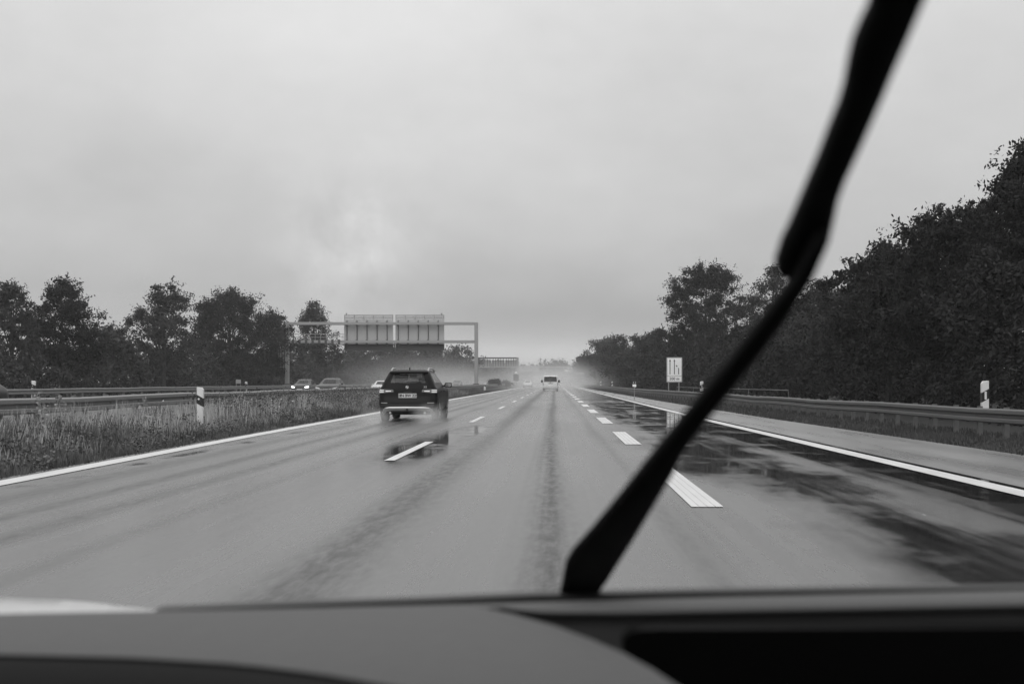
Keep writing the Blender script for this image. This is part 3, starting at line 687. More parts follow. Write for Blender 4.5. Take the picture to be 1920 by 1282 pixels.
    b = MB(); b.bar((-.12, B.rear(0, .875, .02)[1], .875), (.12, B.rear(0, .875, .02)[1], .875), .02, .03); b.build("boot_handle", CLAD, t)
    b = MB(); b.prism([(-.02, .62, 1.55), (-.02, .78, 1.55), (-.02, .70, 1.625), (-.02, .66, 1.625)], (.03, 0, 0)); b.build("antenna_fin", PAINT_BLACK, t)
    b = MB(); b.bar((-.02, B.rear(0, 1.2, .012)[1], 1.20), (.42, B.rear(.42, 1.175, .012)[1], 1.185), .022, .012); b.build("rear_wiper", BLACK, t)
    arches(t, B, (.82, 3.55), .335, CLAD); wheels(t, .775, (.82, 3.55), .335)
    for s in (-1, 1): b = MB(); b.tube([(s * .52, -.02, .26), (s * .52, .3, .26)], .035, 10); b.build("exhaust_pipe", SILVER, t)
    return t
make_suv((-4.42, 38.1, 0))

def make_saloon(name, label, loc, rz, paint, lit=False, group=None, taillit=False):
    t = thing(name, label, "car", loc, rz, group)
    B = Body([(.18, .70, .14, 4.3, .25, .03, .05), (.30, .83, .03, 4.48, .30, .05, .10), (.50, .88, .0, 4.5, .28, .05, .14), (.68, .88, .04, 4.45, .26, .05, .14), (.80, .875, .08, 4.32, .24, .05, .14), (.88, .85, .14, 3.95, .22, .05, .12), (.94, .80, .30, 3.25, .20, .05, .10),
              (.99, .765, .42, 3.05, .18, .05, .10), (1.16, .69, .66, 2.70, .16, .05, .08), (1.31, .62, .92, 2.35, .15, .05, .06), (1.37, .57, 1.05, 2.2, .15, .04, .05), (1.41, .48, 1.2, 2.0, .14, .02, .02), (1.42, .35, 1.35, 1.85, .12, .01, .01)])
    B.build(t, paint, CARGLASS, [('rear', 7, 9, 1, 15), ('front', 7, 9, 1, 15), ('right', 7, 9, 2, 14), ('right', 7, 9, 15, 29), ('left', 7, 9, 1, 15), ('left', 7, 9, 16, 28)])
    cabin(t, .92, .6, .7, 3.0, (1.15, 2.15), 1.14, .34)
    for s in (-1, 1):
        b = patch(lambda u, z: B.front(s * u, z, .008), [(.48, .60), (.84, .62), (.82, .74), (.50, .69)], 8, 3); b.build("headlight", lamp("headlight_lit", 5.0) if lit else LENSW, t)
        b = patch(lambda u, z: B.rear(s * u, z, .008), [(.52, .68), (.86, .68), (.85, .82), (.55, .80)], 8, 3); b.build("tail_light", lamp("tail_light_lit", .4) if taillit else LENS, t)
        b = MB(); b.box((s * .93, 2.72, .98), (.2, .1, .13)); b.build("side_mirror", paint, t, bevel=.03)
    b = patch(lambda u, z: B.front(u, z, .008), [(-.42, .52), (.42, .52), (.40, .68), (-.40, .68)], 8, 2); b.build("grille", BLACK, t)
    b = patch(lambda u, z: B.front(u, z, .012), [(-.26, .40), (.26, .40), (.26, .5), (-.26, .5)], 6, 1); b.build("number_plate", SIGNW, t)
    b = patch(lambda u, z: B.rear(u, z, .012), [(-.26, .52), (.26, .52), (.26, .63), (-.26, .63)], 6, 1); b.build("number_plate", SIGNW, t)
    arches(t, B, (.85, 3.5), .31, BLACK); wheels(t, .78, (.85, 3.5), .31, .2)
    return t
ONC = "cars on the opposite carriageway"
make_saloon("passenger_car", "oncoming dark saloon with both headlights lit, behind the guardrail", (-24.6, 127, 0), math.pi, PAINT_DARK, True, ONC)
o = make_saloon("passenger_car", "oncoming grey hatchback, headlights hidden by the guardrail, between the lit saloon and the black car", (-18.1, 105, -.02), math.pi, PAINT_DARK, False, ONC); o.scale = (1.04, 1, 1.05)
make_saloon("passenger_car", "oncoming white car mostly hidden by spray and guardrail beside the black off-roader", (-20.2, 150, -.12), math.pi, PAINT_WHITE, False, ONC)
make_saloon("passenger_car", "far oncoming dark car seen through mist by the gantry's median post", (-18.0, 236, 0), math.pi, PAINT_DARK, False, ONC)
o = make_saloon("passenger_car", "dark car cut off by the picture's edge behind the guardrail", (-16.78, 37.2, 0), math.pi, PAINT_DARK, False, ONC); o.scale = (1.0, 1, 1.14)
make_saloon("passenger_car", "small pale car driving ahead in the fast lane, fading into mist", (-5.5, 258, 0), 0, PAINT_WHITE, False, None, True)

def make_van(loc):
    t = thing("van", "white van driving ahead in the middle lane, rear window dark", "van", loc)
    B = Body([(.25, .80, .10, 4.6, .2, .02, .02), (.36, .93, .0, 4.85, .22, .03, .06), (.55, .95, .0, 4.88, .20, .03, .10), (.95, .955, .03, 4.80, .16, .03, .12), (1.04, .95, .04, 4.35, .15, .03, .12), (1.10, .945, .05, 3.98, .14, .03, .1),
              (1.14, .94, .055, 3.92, .14, .03, .1), (1.45, .92, .09, 3.55, .13, .03, .08), (1.80, .89, .13, 3.15, .13, .03, .06), (1.87, .875, .15, 3.05, .13, .03, .05), (1.93, .80, .24, 2.85, .13, .02, .03), (1.95, .5, .5, 2.6, .12, .01, .01)])
    B.build(t, PAINT_WHITE, DARKGLASS, [('rear', 6, 8, 0, 16), ('front', 6, 8, 0, 16), ('right', 6, 8, 1, 10), ('right', 6, 8, 11, 20), ('right', 6, 8, 21, 29), ('left', 6, 8, 1, 9), ('left', 6, 8, 10, 19), ('left', 6, 8, 20, 29)])
    cabin(t, 1.1, .8, .3, 3.6, (1.2, 2.4), 1.5, .45)
    for s in (-1, 1):
        b = patch(lambda u, z: B.rear(s * u, z, .01), [(.86, .75), (.95, .75), (.94, 1.12), (.87, 1.12)], 6, 4); b.build("tail_light", LENS, t)
        b = MB(); b.box((s * 1.08, 3.5, 1.22), (.26, .14, .34)); b.build("side_mirror", BLACK, t, bevel=.04)
    b = patch(lambda u, z: B.rear(u, z, .01), [(-.92, .36), (.92, .36), (.94, .52), (-.94, .52)], 12, 2); b.build("rear_bumper", mat("pale_bumper", .45, .5), t)
    b = patch(lambda u, z: B.rear(u, z, .012), [(-.26, .66), (.26, .66), (.26, .77), (-.26, .77)], 6, 1); b.build("number_plate", SIGNW, t)
    b = patch(lambda u, z: B.rear(u, z, .012), [(-.32, .92), (.32, .92), (.30, 1.0), (-.30, 1.0)], 6, 1); b.build("boot_handle", CLAD, t)
    b = MB(); b.disc((0, B.rear(0, 1.08, .02)[1], 1.08), .08, .02); b.build("emblem", SIGNG, t)
    b = MB(); b.bar((0, B.rear(0, 1.84, .03)[1], 1.80), (.0, B.rear(0, 1.84, .03)[1], 1.84), .3, .03); b.build("brake_light", LENS, t)
    arches(t, B, (.95, 3.9), .34, BLACK); wheels(t, .84, (.95, 3.9), .34, .22)
make_van((-.53, 158, 0))
t = thing("lorry", "very faint pale lorry far ahead beside the white van", "lorry", (-6.0, 430, 0))
b = MB(); b.box((0, 3, 2.0), (2.4, 6, 2.1)); b.build("cargo_box", PAINT_WHITE, t, bevel=.06)
b = MB(); b.box((0, 3, .75), (2.2, 6, .35)); b.build("chassis", CLAD, t); wheels(t, 1.0, (.9, 5.0), .45, .3)

# ------------------------------------------------------------------ trees
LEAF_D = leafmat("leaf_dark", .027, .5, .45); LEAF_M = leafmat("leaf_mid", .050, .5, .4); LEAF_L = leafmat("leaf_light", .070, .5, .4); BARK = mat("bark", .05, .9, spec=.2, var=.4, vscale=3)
PROF = {'round': lambda t: np.clip(np.sin(np.pi * np.clip(t * .92 + .06, 0, 1)) ** .55, .12, 1),
        'broad': lambda t: np.clip(1.1 * (1 - (2 * t - .75) ** 2 * .62), .15, 1),
        'oval': lambda t: np.clip(np.sin(np.pi * np.clip(t * .80 + .17, 0, 1)) ** .6, .2, 1),
        'cone': lambda t: np.clip((1 - t) ** .62 * 1.05, .10, 1) * np.clip(.55 + t * 3, 0, 1),
        'spire': lambda t: np.clip(1 - t ** 2.2, .12, 1) * np.clip(.6 + t * 2, 0, 1)}
def leaf_quads(c, s, rg, droop=0.0):
    n = len(c); a = rg.normal(size=(n, 3)); a[:, 2] -= droop; a /= np.linalg.norm(a, axis=1)[:, None]
    b = np.cross(a, rg.normal(size=(n, 3))); b /= np.linalg.norm(b, axis=1)[:, None] + 1e-9
    s = (s * rg.uniform(.6, 1.4, n))[:, None]
    return np.stack([c - a * s, c + b * s * .45 - a * s * .1, c + a * s, c - b * s * .45 - a * s * .1], 1).reshape(-1, 3)
def make_tree(name, label, loc, H, W, base, prof, ncl, nlf, leaf, m, seed, cr=.16, droop=0.0, group=None, twigs=True, lean=0.0):
    rg = np.random.default_rng(seed); t = thing(name, label, "tree", loc, rg.uniform(0, 6.28), group)
    th = rg.beta(1.25, 1.15, ncl); z = base + (H - base) * th
    env = W / 2 * PROF[prof](th) * rg.uniform(.78, 1.12, ncl); a = rg.uniform(0, 2 * np.pi, ncl); r = env * rg.uniform(0, 1, ncl) ** .42
    lob = 1 + .18 * np.sin(a * 3 + seed) + .14 * np.sin(a * 5 + z * 1.1); z = z + .05 * H * np.sin(a * 2 + seed * 1.7) * (th > .5)
    cc = np.stack([np.cos(a) * r * lob + lean * (z - base) * .12, np.sin(a) * r * lob, z], 1)
    # clump of leaves at every twig end
    crs = cr * W * rg.uniform(.45, 1.15, ncl)
    idx = rg.integers(0, ncl, nlf); d = rg.normal(size=(nlf, 3)); d /= np.linalg.norm(d, axis=1)[:, None]; d[:, 2] *= .72
    pts = cc[idx] + d * (crs[idx] * np.clip(np.abs(rg.normal(0, .6, nlf)), 0, 1.15))[:, None]
    nb = nlf // (16 if droop > .3 else 10); pts = pts[rg.integers(0, nb, nlf)] + rg.normal(size=(nlf, 3)) * leaf * np.array([1.7, 1.7, 1.3])     # leaves hang in bunches
    if twigs:
        ns = ncl // (3 if droop > .3 else 7); k = rg.choice(ncl, ns, replace=False); out = cc[k].copy(); nv = out - np.array([0, 0, base + (H - base) * .4]); nv /= np.linalg.norm(nv, axis=1)[:, None] + 1e-6; nv[:, 2] = np.abs(nv[:, 2]) * .8 + .25
        per = 40 if droop > .3 else 26; u = rg.uniform(.1, 1.25 if droop > .3 else .85, (ns, per)); L = crs[k][:, None] * 1.3
        tw = out[:, None, :] + nv[:, None, :] * (u * L)[:, :, None] - np.array([0, 0, 1.0]) * (u ** 2 * L * .35 * min(1, droop * 2))[:, :, None] + rg.normal(size=(ns, per, 3)) * (crs[k] * .14)[:, None, None]
        pts = np.concatenate([pts, tw.reshape(-1, 3)])
    np_mesh("crown", leaf_quads(pts, leaf, rg, droop), 4, m, t)
    b = MB(); tr = max(.08, H * .02)
    top = (lean * .35, 0, base + (H - base) * .8)
    b.tube([(0, 0, -.15), (.03 * H * .2, 0, H * .25), (lean * .15, .1, H * .5), top], [tr * 1.35, tr, tr * .7, tr * .2], 9)
    for k in rg.choice(ncl, min(16, ncl), replace=False):
        e = Vector(cc[k]); s0 = Vector((0, 0, max(H * .18, e.z * rg.uniform(.45, .75)))); mid = s0.lerp(e, .5) + Vector((0, 0, .06 * W)); b.tube([s0, mid, e], [tr * .5, tr * .28, tr * .08], 5)
    b.build("trunk", BARK, t); return t
def pxtree(name, label, x, ytop, D, wpx, ybase, prof, ncl, nlf, leaf, m, seed, **k):
    k.setdefault('twigs', D < 250); X = (x - VX) / F * D; H = CH - (ytop - VY) / F * D; W = wpx / F * D; b = max(.5, CH - (ybase - VY) / F * D)
    return make_tree(name, label, (X, D, 0), H, W, b, prof, ncl, nlf, leaf, m, seed, **k)
GL, GR = "trees beyond the opposite carriageway", "trees along the hard shoulder"
pxtree("deciduous_tree", "ragged thin-topped tree at the outer edge of the far tree row", 22, 538, 96, 105, 690, 'oval', 80, 11000, .11, LEAF_M, 11, group=GL)
pxtree("deciduous_tree", "tall dark tree with a full rounded crown, beside the ragged thin-topped one", 118, 536, 100, 142, 700, 'oval', 150, 24000, .11, LEAF_D, 12, group=GL)
pxtree("deciduous_tree", "low light tree with two small tops in the gap between taller trees", 212, 618, 112, 90, 690, 'round', 50, 6000, .14, LEAF_L, 13, group=GL)
pxtree("deciduous_tree", "open heart-shaped tree with sky showing through, next to the large dense crown", 306, 546, 122, 124, 690, 'oval', 110, 17000, .12, LEAF_M, 14, group=GL)
pxtree("deciduous_tree", "large dense broad-crowned tree, widest of the far tree row", 430, 554, 148, 180, 700, 'oval', 190, 36000, .14, LEAF_D, 15, group=GL)
pxtree("deciduous_tree", "lower shoulder of foliage between the widest tree and the gantry post", 510, 590, 160, 100, 700, 'round', 90, 14000, .15, LEAF_D, 16, group=GL)
pxtree("deciduous_tree", "slim tree with rounded top seen through the gantry frame", 587, 577, 205, 105, 700, 'cone', 100, 16000, .17, LEAF_D, 17, group=GL)
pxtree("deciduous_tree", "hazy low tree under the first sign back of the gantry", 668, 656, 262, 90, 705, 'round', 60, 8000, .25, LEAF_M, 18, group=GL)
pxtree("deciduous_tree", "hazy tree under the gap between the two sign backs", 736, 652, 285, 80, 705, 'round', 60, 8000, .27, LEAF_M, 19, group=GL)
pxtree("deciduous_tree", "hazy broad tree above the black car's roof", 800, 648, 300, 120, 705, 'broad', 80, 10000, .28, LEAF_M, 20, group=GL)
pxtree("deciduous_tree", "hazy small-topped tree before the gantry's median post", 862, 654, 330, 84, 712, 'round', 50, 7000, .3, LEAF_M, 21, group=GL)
# right of the road
pxtree("deciduous_tree", "tallest dark tree at the outer edge beyond the guardrail, leafy twigs against the sky", 1940, 288, 41, 320, 640, 'spire', 190, 52000, .075, LEAF_D, 31, droop=.5, group=GR, cr=.13)
pxtree("deciduous_tree", "wide dark tree with drooping leaves, beside the tallest one", 1795, 408, 46, 300, 660, 'round', 200, 52000, .080, LEAF_D, 32, droop=.7, group=GR, cr=.12)
pxtree("deciduous_tree", "dark spreading tree with a low leafy top next to the wiper's bend", 1668, 474, 54, 215, 690, 'round', 170, 40000, .085, LEAF_D, 33, droop=.6, group=GR, cr=.13)
pxtree("deciduous_tree", "mid grey tree whose top shows on both sides of the wiper", 1548, 542, 70, 150, 690, 'round', 130, 24000, .08, LEAF_M, 34, group=GR)
pxtree("deciduous_tree", "pale open tree with bare forked stems, touching the wiper", 1450, 510, 92, 135, 640, 'broad', 80, 10000, .085, LEAF_L, 35, group=GR)
pxtree("poplar", "big dense feathery tree rising behind the lane sign", 1324, 506, 128, 180, 705, 'oval', 260, 64000, .10, LEAF_D, 36, cr=.12, group=GR)
pxtree("deciduous_tree", "low bushy tree just short of the dense feathery one", 1228, 632, 150, 100, 712, 'round', 60, 9000, .16, LEAF_M, 37, group=GR)
pxtree("deciduous_tree", "bushy tree with twiggy top in the middle of the low hedge", 1178, 634, 190, 100, 712, 'round', 60, 9000, .18, LEAF_M, 38, group=GR)
pxtree("deciduous_tree", "rounded small tree near the hazy end of the hedge", 1136, 636, 255, 72, 714, 'round', 55, 8000, .22, LEAF_M, 39, group=GR)
pxtree("deciduous_tree", "last hazy tree of the hedge, beside the road's vanishing point", 1106, 662, 340, 56, 714, 'round', 50, 7000, .27, LEAF_M, 40, group=GR)
pxtree("shrub", "dark round shrub on the central reservation past the gantry", 925, 712, 205, 26, 722, 'round', 24, 2500, .10, LEAF_D, 45, group="shrubs on the central reservation")
pxtree("shrub", "flat low shrub on the reservation before the triangle sign", 950, 714, 235, 22, 722, 'round', 20, 2000, .11, LEAF_M, 46, group="shrubs on the central reservation")
def mass(name, label, pts, leaf, m, seed, droop=0.0):
    rg = np.random.default_rng(seed); o = np_mesh(name, leaf_quads(pts, leaf, rg, droop), 4, m); return tag(o, label, "undergrowth", kind="stuff")
def bank(n, xf, y0, y1, hf, dep, seed):
    """clumpy thicket: xf(y) front edge, growing away by dep, height hf(y)"""
    rg = np.random.default_rng(seed); nc = n // 90; y = y0 * (y1 / y0) ** rg.uniform(0, 1, nc); u = rg.uniform(0, 1, nc)
    h = hf(y) * (.45 + .45 * rg.uniform(0, 1, nc) + .55 * clump(y * .16, u * 2, 1.0, seed)); z = h * rg.uniform(.02, 1, nc) ** .9
    x = xf(y) + np.sign(dep) * (np.abs(dep) * u * .8 + .5 * z / np.maximum(h, .1) * 1.2)
    r = (.35 + .0045 * y) * rg.uniform(.6, 1.4, nc)
    i = np.repeat(np.arange(nc), 90); d = rg.normal(size=(len(i), 3)); d /= np.linalg.norm(d, axis=1)[:, None]
    p = np.stack([x[i], y[i], z[i]], 1) + d * (r[i] * np.clip(np.abs(rg.normal(0, .62, len(i))), 0, 1.25))[:, None]; p[:, 2] = np.abs(p[:, 2]); return p, (.045 + .0011 * y)[i]
p, s = bank(130000, lambda y: np.interp(y, [0, 60, 120, 250, 420, 640], [11.9, 11.8, 12.0, 10.2, 9.4, 10]), 20, 640, lambda y: np.interp(y, [20, 60, 120, 400], [4.2, 4.2, 4.6, 6.5]), 4.0, 51)
mass("undergrowth", "dark thicket of bushes filling the space below the trees beyond the shoulder guardrail", p, s, LEAF_D, 52)
p, s = bank(110000, lambda y: np.interp(y, [0, 100, 420, 700], [-35.5, -36.5, -39, -30]), 62, 700, lambda y: np.interp(y, [60, 110, 200, 400, 700], [3.2, 4.0, 4.4, 6.5, 8.5]), -6.0, 53)
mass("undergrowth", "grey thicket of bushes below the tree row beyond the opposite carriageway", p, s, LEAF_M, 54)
p, s = bank(60000, lambda y: np.interp(y, [0, 60, 120, 250], [15.0, 15.0, 15.5, 13.5]), 18, 250, lambda y: np.interp(y, [20, 60, 120, 250], [6.0, 6.0, 6.5, 7.5]), 6.0, 57)
mass("undergrowth", "taller dark thicket between the trunks of the trees beyond the shoulder", p, s * 1.3, LEAF_D, 58)
p, s = bank(90000, lambda y: np.interp(y, [0, 60, 160], [22.0, 24.0, 26.0]), 36, 170, lambda y: np.interp(y, [36, 160], [7.0, 9.0]), 8.0, 62)
mass("undergrowth", "dark bushes deep behind the tall trees beyond the shoulder", p, s * 1.8, LEAF_D, 63)
p, s = bank(40000, lambda y: np.interp(y, [0, 100, 420], [-42, -43, -46]), 70, 300, lambda y: np.interp(y, [60, 110, 200, 300], [4.8, 4.8, 4.6, 5.5]), -6.0, 59)
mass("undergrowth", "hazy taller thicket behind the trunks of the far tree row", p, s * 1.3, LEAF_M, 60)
rg = np.random.default_rng(61); n = 70000; nc = 700
cx = rg.uniform(-170, 150, nc); cyy = rg.uniform(680, 820, nc); hh = np.interp(cx, [-170, -60, -20, 0, 20, 60, 150], [13, 12, 11.0, 14.5, 13, 12.5, 15]) * rg.uniform(.5, 1.04, nc)
i = rg.integers(0, nc, n); d = rg.normal(size=(n, 3)); d /= np.linalg.norm(d, axis=1)[:, None]
p = np.stack([cx[i], cyy[i], hh[i] * rg.uniform(.02, 1, n) ** .8], 1) + d * (rg.uniform(.2, 2.4, n))[:, None]; p[:, 2] = np.abs(p[:, 2])
tag(np_mesh("distant_wood", leaf_quads(p, np.full(n, .75), rg), 4, LEAF_M), "hazy strip of distant woodland closing the end of the road", "wood", kind="stuff")

# ------------------------------------------------------------------ the car the photograph was taken from
host = thing("car", "dark dashboard, windscreen and raised wiper of the car one looks out of", "car", (0, .95, 0))
def hp(x, y, D): return at(x, y, D) - Vector((0, .95, 0))
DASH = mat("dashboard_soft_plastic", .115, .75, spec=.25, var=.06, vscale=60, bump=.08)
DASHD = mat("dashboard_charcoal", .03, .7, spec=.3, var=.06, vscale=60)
GLOSS = mat("instrument_black", .001, .6, spec=.05)
FAR = [(-700, 1166), (0, 1150), (500, 1141), (900, 1131), (1300, 1120), (1920, 1106), (2700, 1090)]
fy = lambda x: interp(FAR, x)
D0 = .98
def dashpt(x, yy, lift=0.0):
    """point on the top plane of the dash seen at photo pixel x, yy"""
    zf = CH - (fy(x) - VY) / F * D0 + lift; D = (CH - zf) / ((yy - VY) / F); return Vector(((x - VX) / F * D, D - .95, zf))
# main pad: far edge, near edge; then it rolls over and falls toward the seats
xs = list(np.linspace(-600, 872, 24))
near = lambda x: interp([(-700, 1222), (0, 1226), (250, 1232), (450, 1244), (600, 1262), (760, 1290), (1000, 1330), (1300, 1380)], x)
bound = [(905, 1139), (960, 1152), (1040, 1174), (1110, 1200), (1170, 1226), (1225, 1256), (1275, 1290), (1330, 1335)]
rows = []
cols = []
for x in xs: cols.append([dashpt(x, fy(x), -.0), (dashpt(x, fy(x) + 3, .004))] + [dashpt(x, fy(x) + 3 + (near(x) - fy(x) - 3) * k / 5, .006 + .004 * math.sin(k / 5 * 3.0)) for k in range(1, 6)])
for bx, by in bound: cols.append([dashpt(bx, by - 2), dashpt(bx, by, .003)] + [dashpt(bx, by + (max(near(bx), by + 40) - by) * k / 5, .006 + .004 * math.sin(k / 5 * 3.0)) for k in range(1, 6)])
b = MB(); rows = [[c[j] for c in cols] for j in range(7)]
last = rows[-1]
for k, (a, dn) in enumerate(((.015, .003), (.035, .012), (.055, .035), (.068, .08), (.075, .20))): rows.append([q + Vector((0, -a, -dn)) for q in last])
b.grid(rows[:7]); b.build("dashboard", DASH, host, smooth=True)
b = MB(); b.grid([[q + Vector((0, .02, -.001)) for q in rows[6]]] + rows[7:]); b.build("lower_dashboard", mat("lower_dash_shade", .012, .8, spec=.15), host, smooth=True)  # shade on the rolled-over front face is put into this near-black colour
b = MB(); e = [q for q in (c[0] for c in cols[len(xs) - 1:])]; b.grid([e, [q + Vector((.004, -.004, -.012)) for q in e], [q + Vector((.006, -.006, -.12)) for q in e]]); b.build("dashboard_side", DASH, host, smooth=True)
xr = list(np.linspace(880, 2700, 26)); b = MB()
b.grid([[dashpt(x, fy(x)) for x in xr], [dashpt(x, fy(x) + 8, .002) for x in xr], [dashpt(x, fy(x) + interp([(880, 3), (1000, 20), (1200, 26), (2700, 32)], x), .0) for x in xr],
        [dashpt(x, fy(x) + interp([(880, 6), (1000, 25), (1200, 31), (2700, 37)], x), -.004) for x in xr]]); b.build("dashboard_lip", DASH, host, smooth=True)
b = MB(); lo = [dashpt(x, fy(x) + interp([(880, 6), (1000, 25), (1200, 31), (2700, 37)], x), -.0042) for x in xr]
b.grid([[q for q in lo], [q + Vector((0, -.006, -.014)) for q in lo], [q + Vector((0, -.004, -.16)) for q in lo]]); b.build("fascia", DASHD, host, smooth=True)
# black instrument recess with rounded corner
b = MB(); ol = []
for px, py_ in ((1168, 1215), (1168, 1205), (1172, 1196), (1182, 1187), (1198, 1182), (1240, 1180), (2600, 1176), (2600, 1420), (1330, 1420), (1230, 1300)):
    ol.append(hp(px, py_, .885))
b.prism(ol, (0, .02, 0)); b.build("instrument_panel", GLOSS, host)
# cowl strip at the foot of the windscreen
b = MB(); top = [(290, 1143), (420, 1138), (600, 1131), (800, 1124), (1000, 1115), (1300, 1109), (1600, 1105), (2100, 1098)]; bot = [(2100, 1110), (1600, 1116), (1300, 1123), (1000, 1134), (800, 1140), (600, 1146), (420, 1148), (290, 1147)]
b.prism([hp(x, y, 1.03) for x, y in top + bot], (0, .02, 0)); b.build("cowl_strip", BLACK, host, bevel=.002)
# wet pale bonnet bulge beyond the glass
b = MB(); rows = []
for D, dzz in ((1.12, -.02), (1.2, -.004), (1.35, 0), (1.5, -.034), (1.8, -.12), (2.2, -.26)):
    rows.append([hp(x, interp([(-600, 1090), (0, 1120), (150, 1126), (300, 1143), (420, 1160), (900, 1200)], x), 1.35) + Vector((((x - VX) / F) * 0, D - 1.35, dzz)) for x in np.linspace(-600, 900, 26)])
b.grid(rows); b.build("bonnet", mat("wet_pale_paint", .55, .35, coat=.5, var=.25, vscale=55, bump=.5), host, smooth=True)
# windscreen pane: clear glass, rising toward the driver
m = bpy.data.materials.new("clear_windscreen_glass"); m.use_nodes = True; tt = m.node_tree; tt.nodes.remove(tt.nodes['Principled BSDF'])
tb = tt.nodes.new("ShaderNodeBsdfTransparent"); tb.inputs[0].default_value = (.97, .97, .97, 1); tt.links.new(tb.outputs[0], tt.nodes['Material Output'].inputs['Surface'])
WS0, WSD = Vector((0, 1.01, 1.005)), Vector((0, -math.cos(R(31)), math.sin(R(31))))     # foot and slope of the pane
b = MB(); b.grid([[WS0 + WSD * s_ + Vector((x, .03 * (1 - (x / .8) ** 2) - .95, 0)) for x in np.linspace(-.8, .8, 17)] for s_ in np.linspace(0, .72, 9)]); b.build("windscreen", m, host, smooth=True)
b = MB(); b.grid([[Vector((x, y - .95, z - .05 * (x / .8) ** 2)) for x in np.linspace(-.8, .8, 13)] for y, z in ((.36, 1.40), (.28, 1.47), (.0, 1.55), (-1.0, 1.57), (-1.9, 1.48), (-2.1, 1.1), (-2.15, .5))]); b.build("roof", mat("headlining", .12, .9), host, smooth=True)
# wiper: lofted along its two photographed edges on the outer face of the pane
def pane_pt(x, y, out):
    d = Vector(((x - VX) / F, 1, -(y - VY) / F)); n = Vector((0, -WSD.z, WSD.y)) * -1.0
    n = Vector((0, math.sin(R(31)), math.cos(R(31)))); p0 = WS0 + Vector((0, .03, 0)) + n * out
    k = (p0 - Vector((0, 0, CH))).dot(n) / d.dot(n); return Vector((0, 0, CH)) + d * k - Vector((0, .95, 0)), n
def loft_wiper(name, L, Rr, out, th, parent, m):
    b = MB(); rows = []
    for (lx, ly), (rx, ry) in zip(L, Rr):
        a, n = pane_pt(lx, ly, out); c, _ = pane_pt(rx, ry, out); mid = (a + c) / 2; h = (c - a) / 2
        rows.append([mid + h * math.copysign(abs(math.cos(q)) ** .7, math.cos(q)) + n * (th * math.copysign(abs(math.sin(q)) ** .8, math.sin(q))) for q in np.linspace(0, 2 * math.pi, 17)[:-1]])
    b.grid(rows, close=True); nn = len(rows[0]); b.f.append(tuple(range(nn))); b.f.append(tuple((len(rows) - 1) * nn + k for k in range(nn))); return b.build(name, m, parent, smooth=True)
WM = mat("wiper_black", .002, .6, spec=.08)
lowL = [(1049, 1118), (1050, 1106), (1055, 1080), (1060, 1052), (1072, 1032), (1110, 990), (1164, 925), (1205, 873), (1245, 824), (1284, 776), (1330, 719), (1388, 647), (1440, 580), (1490, 515), (1530, 440)]
lowR = [(1116, 1118), (1124, 1106), (1140, 1084), (1158, 1056), (1176, 1028), (1199, 991), (1232, 935), (1262, 884), (1282, 842), (1322, 788), (1365, 735), (1424, 660), (1476, 590), (1524, 515), (1556, 440)]
upL = [(1452, 494), (1456, 478), (1464, 452), (1474, 434), (1488, 402), (1510, 350), (1532, 298), (1552, 245), (1570, 200), (1580, 165), (1588, 118), (1596, 82), (1610, 48), (1626, 16), (1630, -10), (1640, -60)]
upR = [(1482, 506), (1530, 498), (1548, 462), (1556, 440), (1563, 410), (1572, 365), (1584, 332), (1612, 272), (1640, 208), (1656, 172), (1676, 124), (1692, 88), (1707, 54), (1722, 18), (1734, -10), (1754, -60)]
wip = loft_wiper("wiper", lowL, lowR, .022, .006, host, WM)
loft_wiper("wiper_bracket", upL, upR, .034, .008, wip, WM)

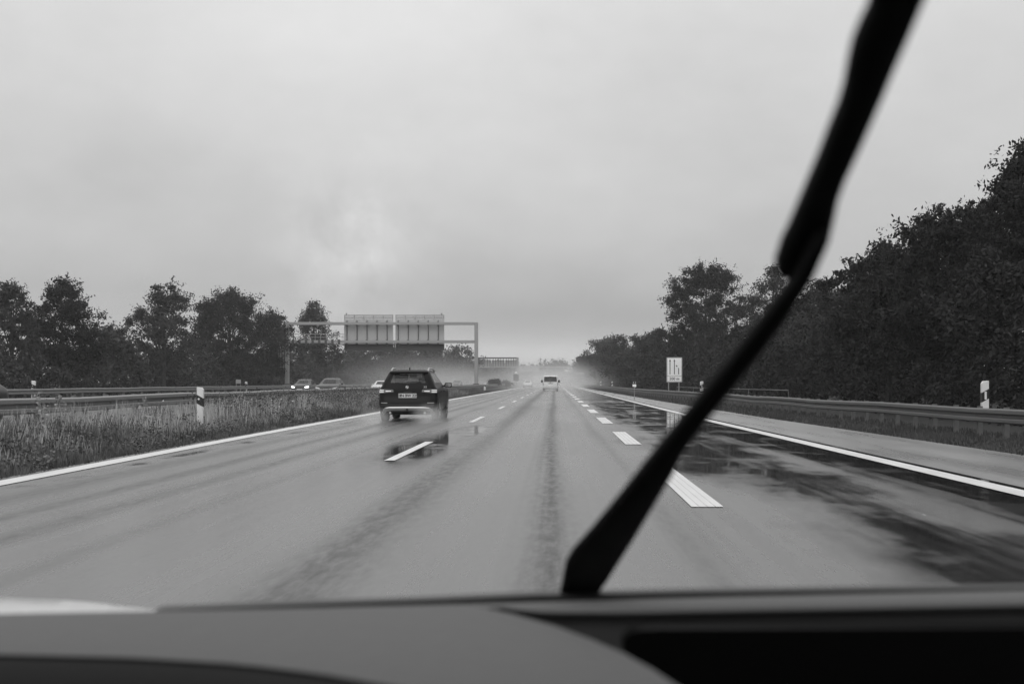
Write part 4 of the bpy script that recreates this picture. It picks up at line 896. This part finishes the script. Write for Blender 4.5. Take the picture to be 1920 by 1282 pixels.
# ------------------------------------------------------------------ spray and haze
def spray_mat(name, dens):
    m = bpy.data.materials.new(name); m.use_nodes = True; t = m.node_tree; t.nodes.remove(t.nodes['Principled BSDF'])
    v = t.nodes.new("ShaderNodeVolumePrincipled"); v.inputs['Color'].default_value = (.97, .97, .97, 1); v.inputs['Anisotropy'].default_value = .2
    c = t.nodes.new("ShaderNodeTexCoord"); ln = t.nodes.new("ShaderNodeVectorMath"); ln.operation = 'LENGTH'; t.links.new(c.outputs['Object'], ln.inputs[0])
    n = noise(t, c.outputs['Object'], 2.2, 3.0, .6)
    r = E(t, ln.outputs['Value']); f = (1.0 - r.sq()).m('MAXIMUM', 0.0); link(t, f * f * (n * 1.6 - .1).m('MAXIMUM', 0.0) * dens, v.inputs['Density'])
    t.links.new(v.outputs[0], t.nodes['Material Output'].inputs['Volume']); return m
def spray(label, c, r, m):
    b = MB(); N = 14; b.grid([[(math.cos(a) * math.sin(p), math.sin(a) * math.sin(p), math.cos(p)) for a in np.linspace(0, 2 * math.pi, 19)] for p in np.linspace(.001, math.pi - .001, N)])
    o = b.build("spray", m); o.location = c; o.scale = r; tag(o, label, "spray", kind="stuff"); return o
near_spray = spray_mat("wheel_spray", .5); far_spray = spray_mat("traffic_mist", .026); side_spray = spray_mat("side_mist", .017); mid_spray = spray_mat("van_spray", .11)
spray("spray thrown up behind the black car's wheels on the kerb side", (-5.15, 36.4, .12), (.55, 2.6, .42), near_spray)
spray("spray thrown up behind the black car's wheels on the inner side", (-3.6, 36.8, .15), (.6, 3.4, .50), near_spray)
spray("low spray under and around the white van", (-.5, 156.5, .2), (2.6, 9, 1.5), mid_spray)
spray("mist of spray hanging over the road ahead and the van", (-1, 290, 0), (16, 170, 7), far_spray)
spray("mist of spray hanging over the opposite carriageway", (-22, 245, 0), (17, 125, 7), side_spray)
m = bpy.data.materials.new("haze_air"); m.use_nodes = True; t_ = m.node_tree; t_.nodes.remove(t_.nodes['Principled BSDF'])
v = t_.nodes.new("ShaderNodeVolumePrincipled"); v.inputs['Color'].default_value = (.95, .95, .95, 1); v.inputs['Density'].default_value = .00042; v.inputs['Anisotropy'].default_value = .1
t_.links.new(v.outputs[0], t_.nodes['Material Output'].inputs['Volume'])
b = MB(); b.box((0, 770, 11.5), (1000, 1640, 25.2)); hz = b.build("haze", m); tag(hz, "thin rainy haze fading the far trees and gantries", "haze", kind="stuff")
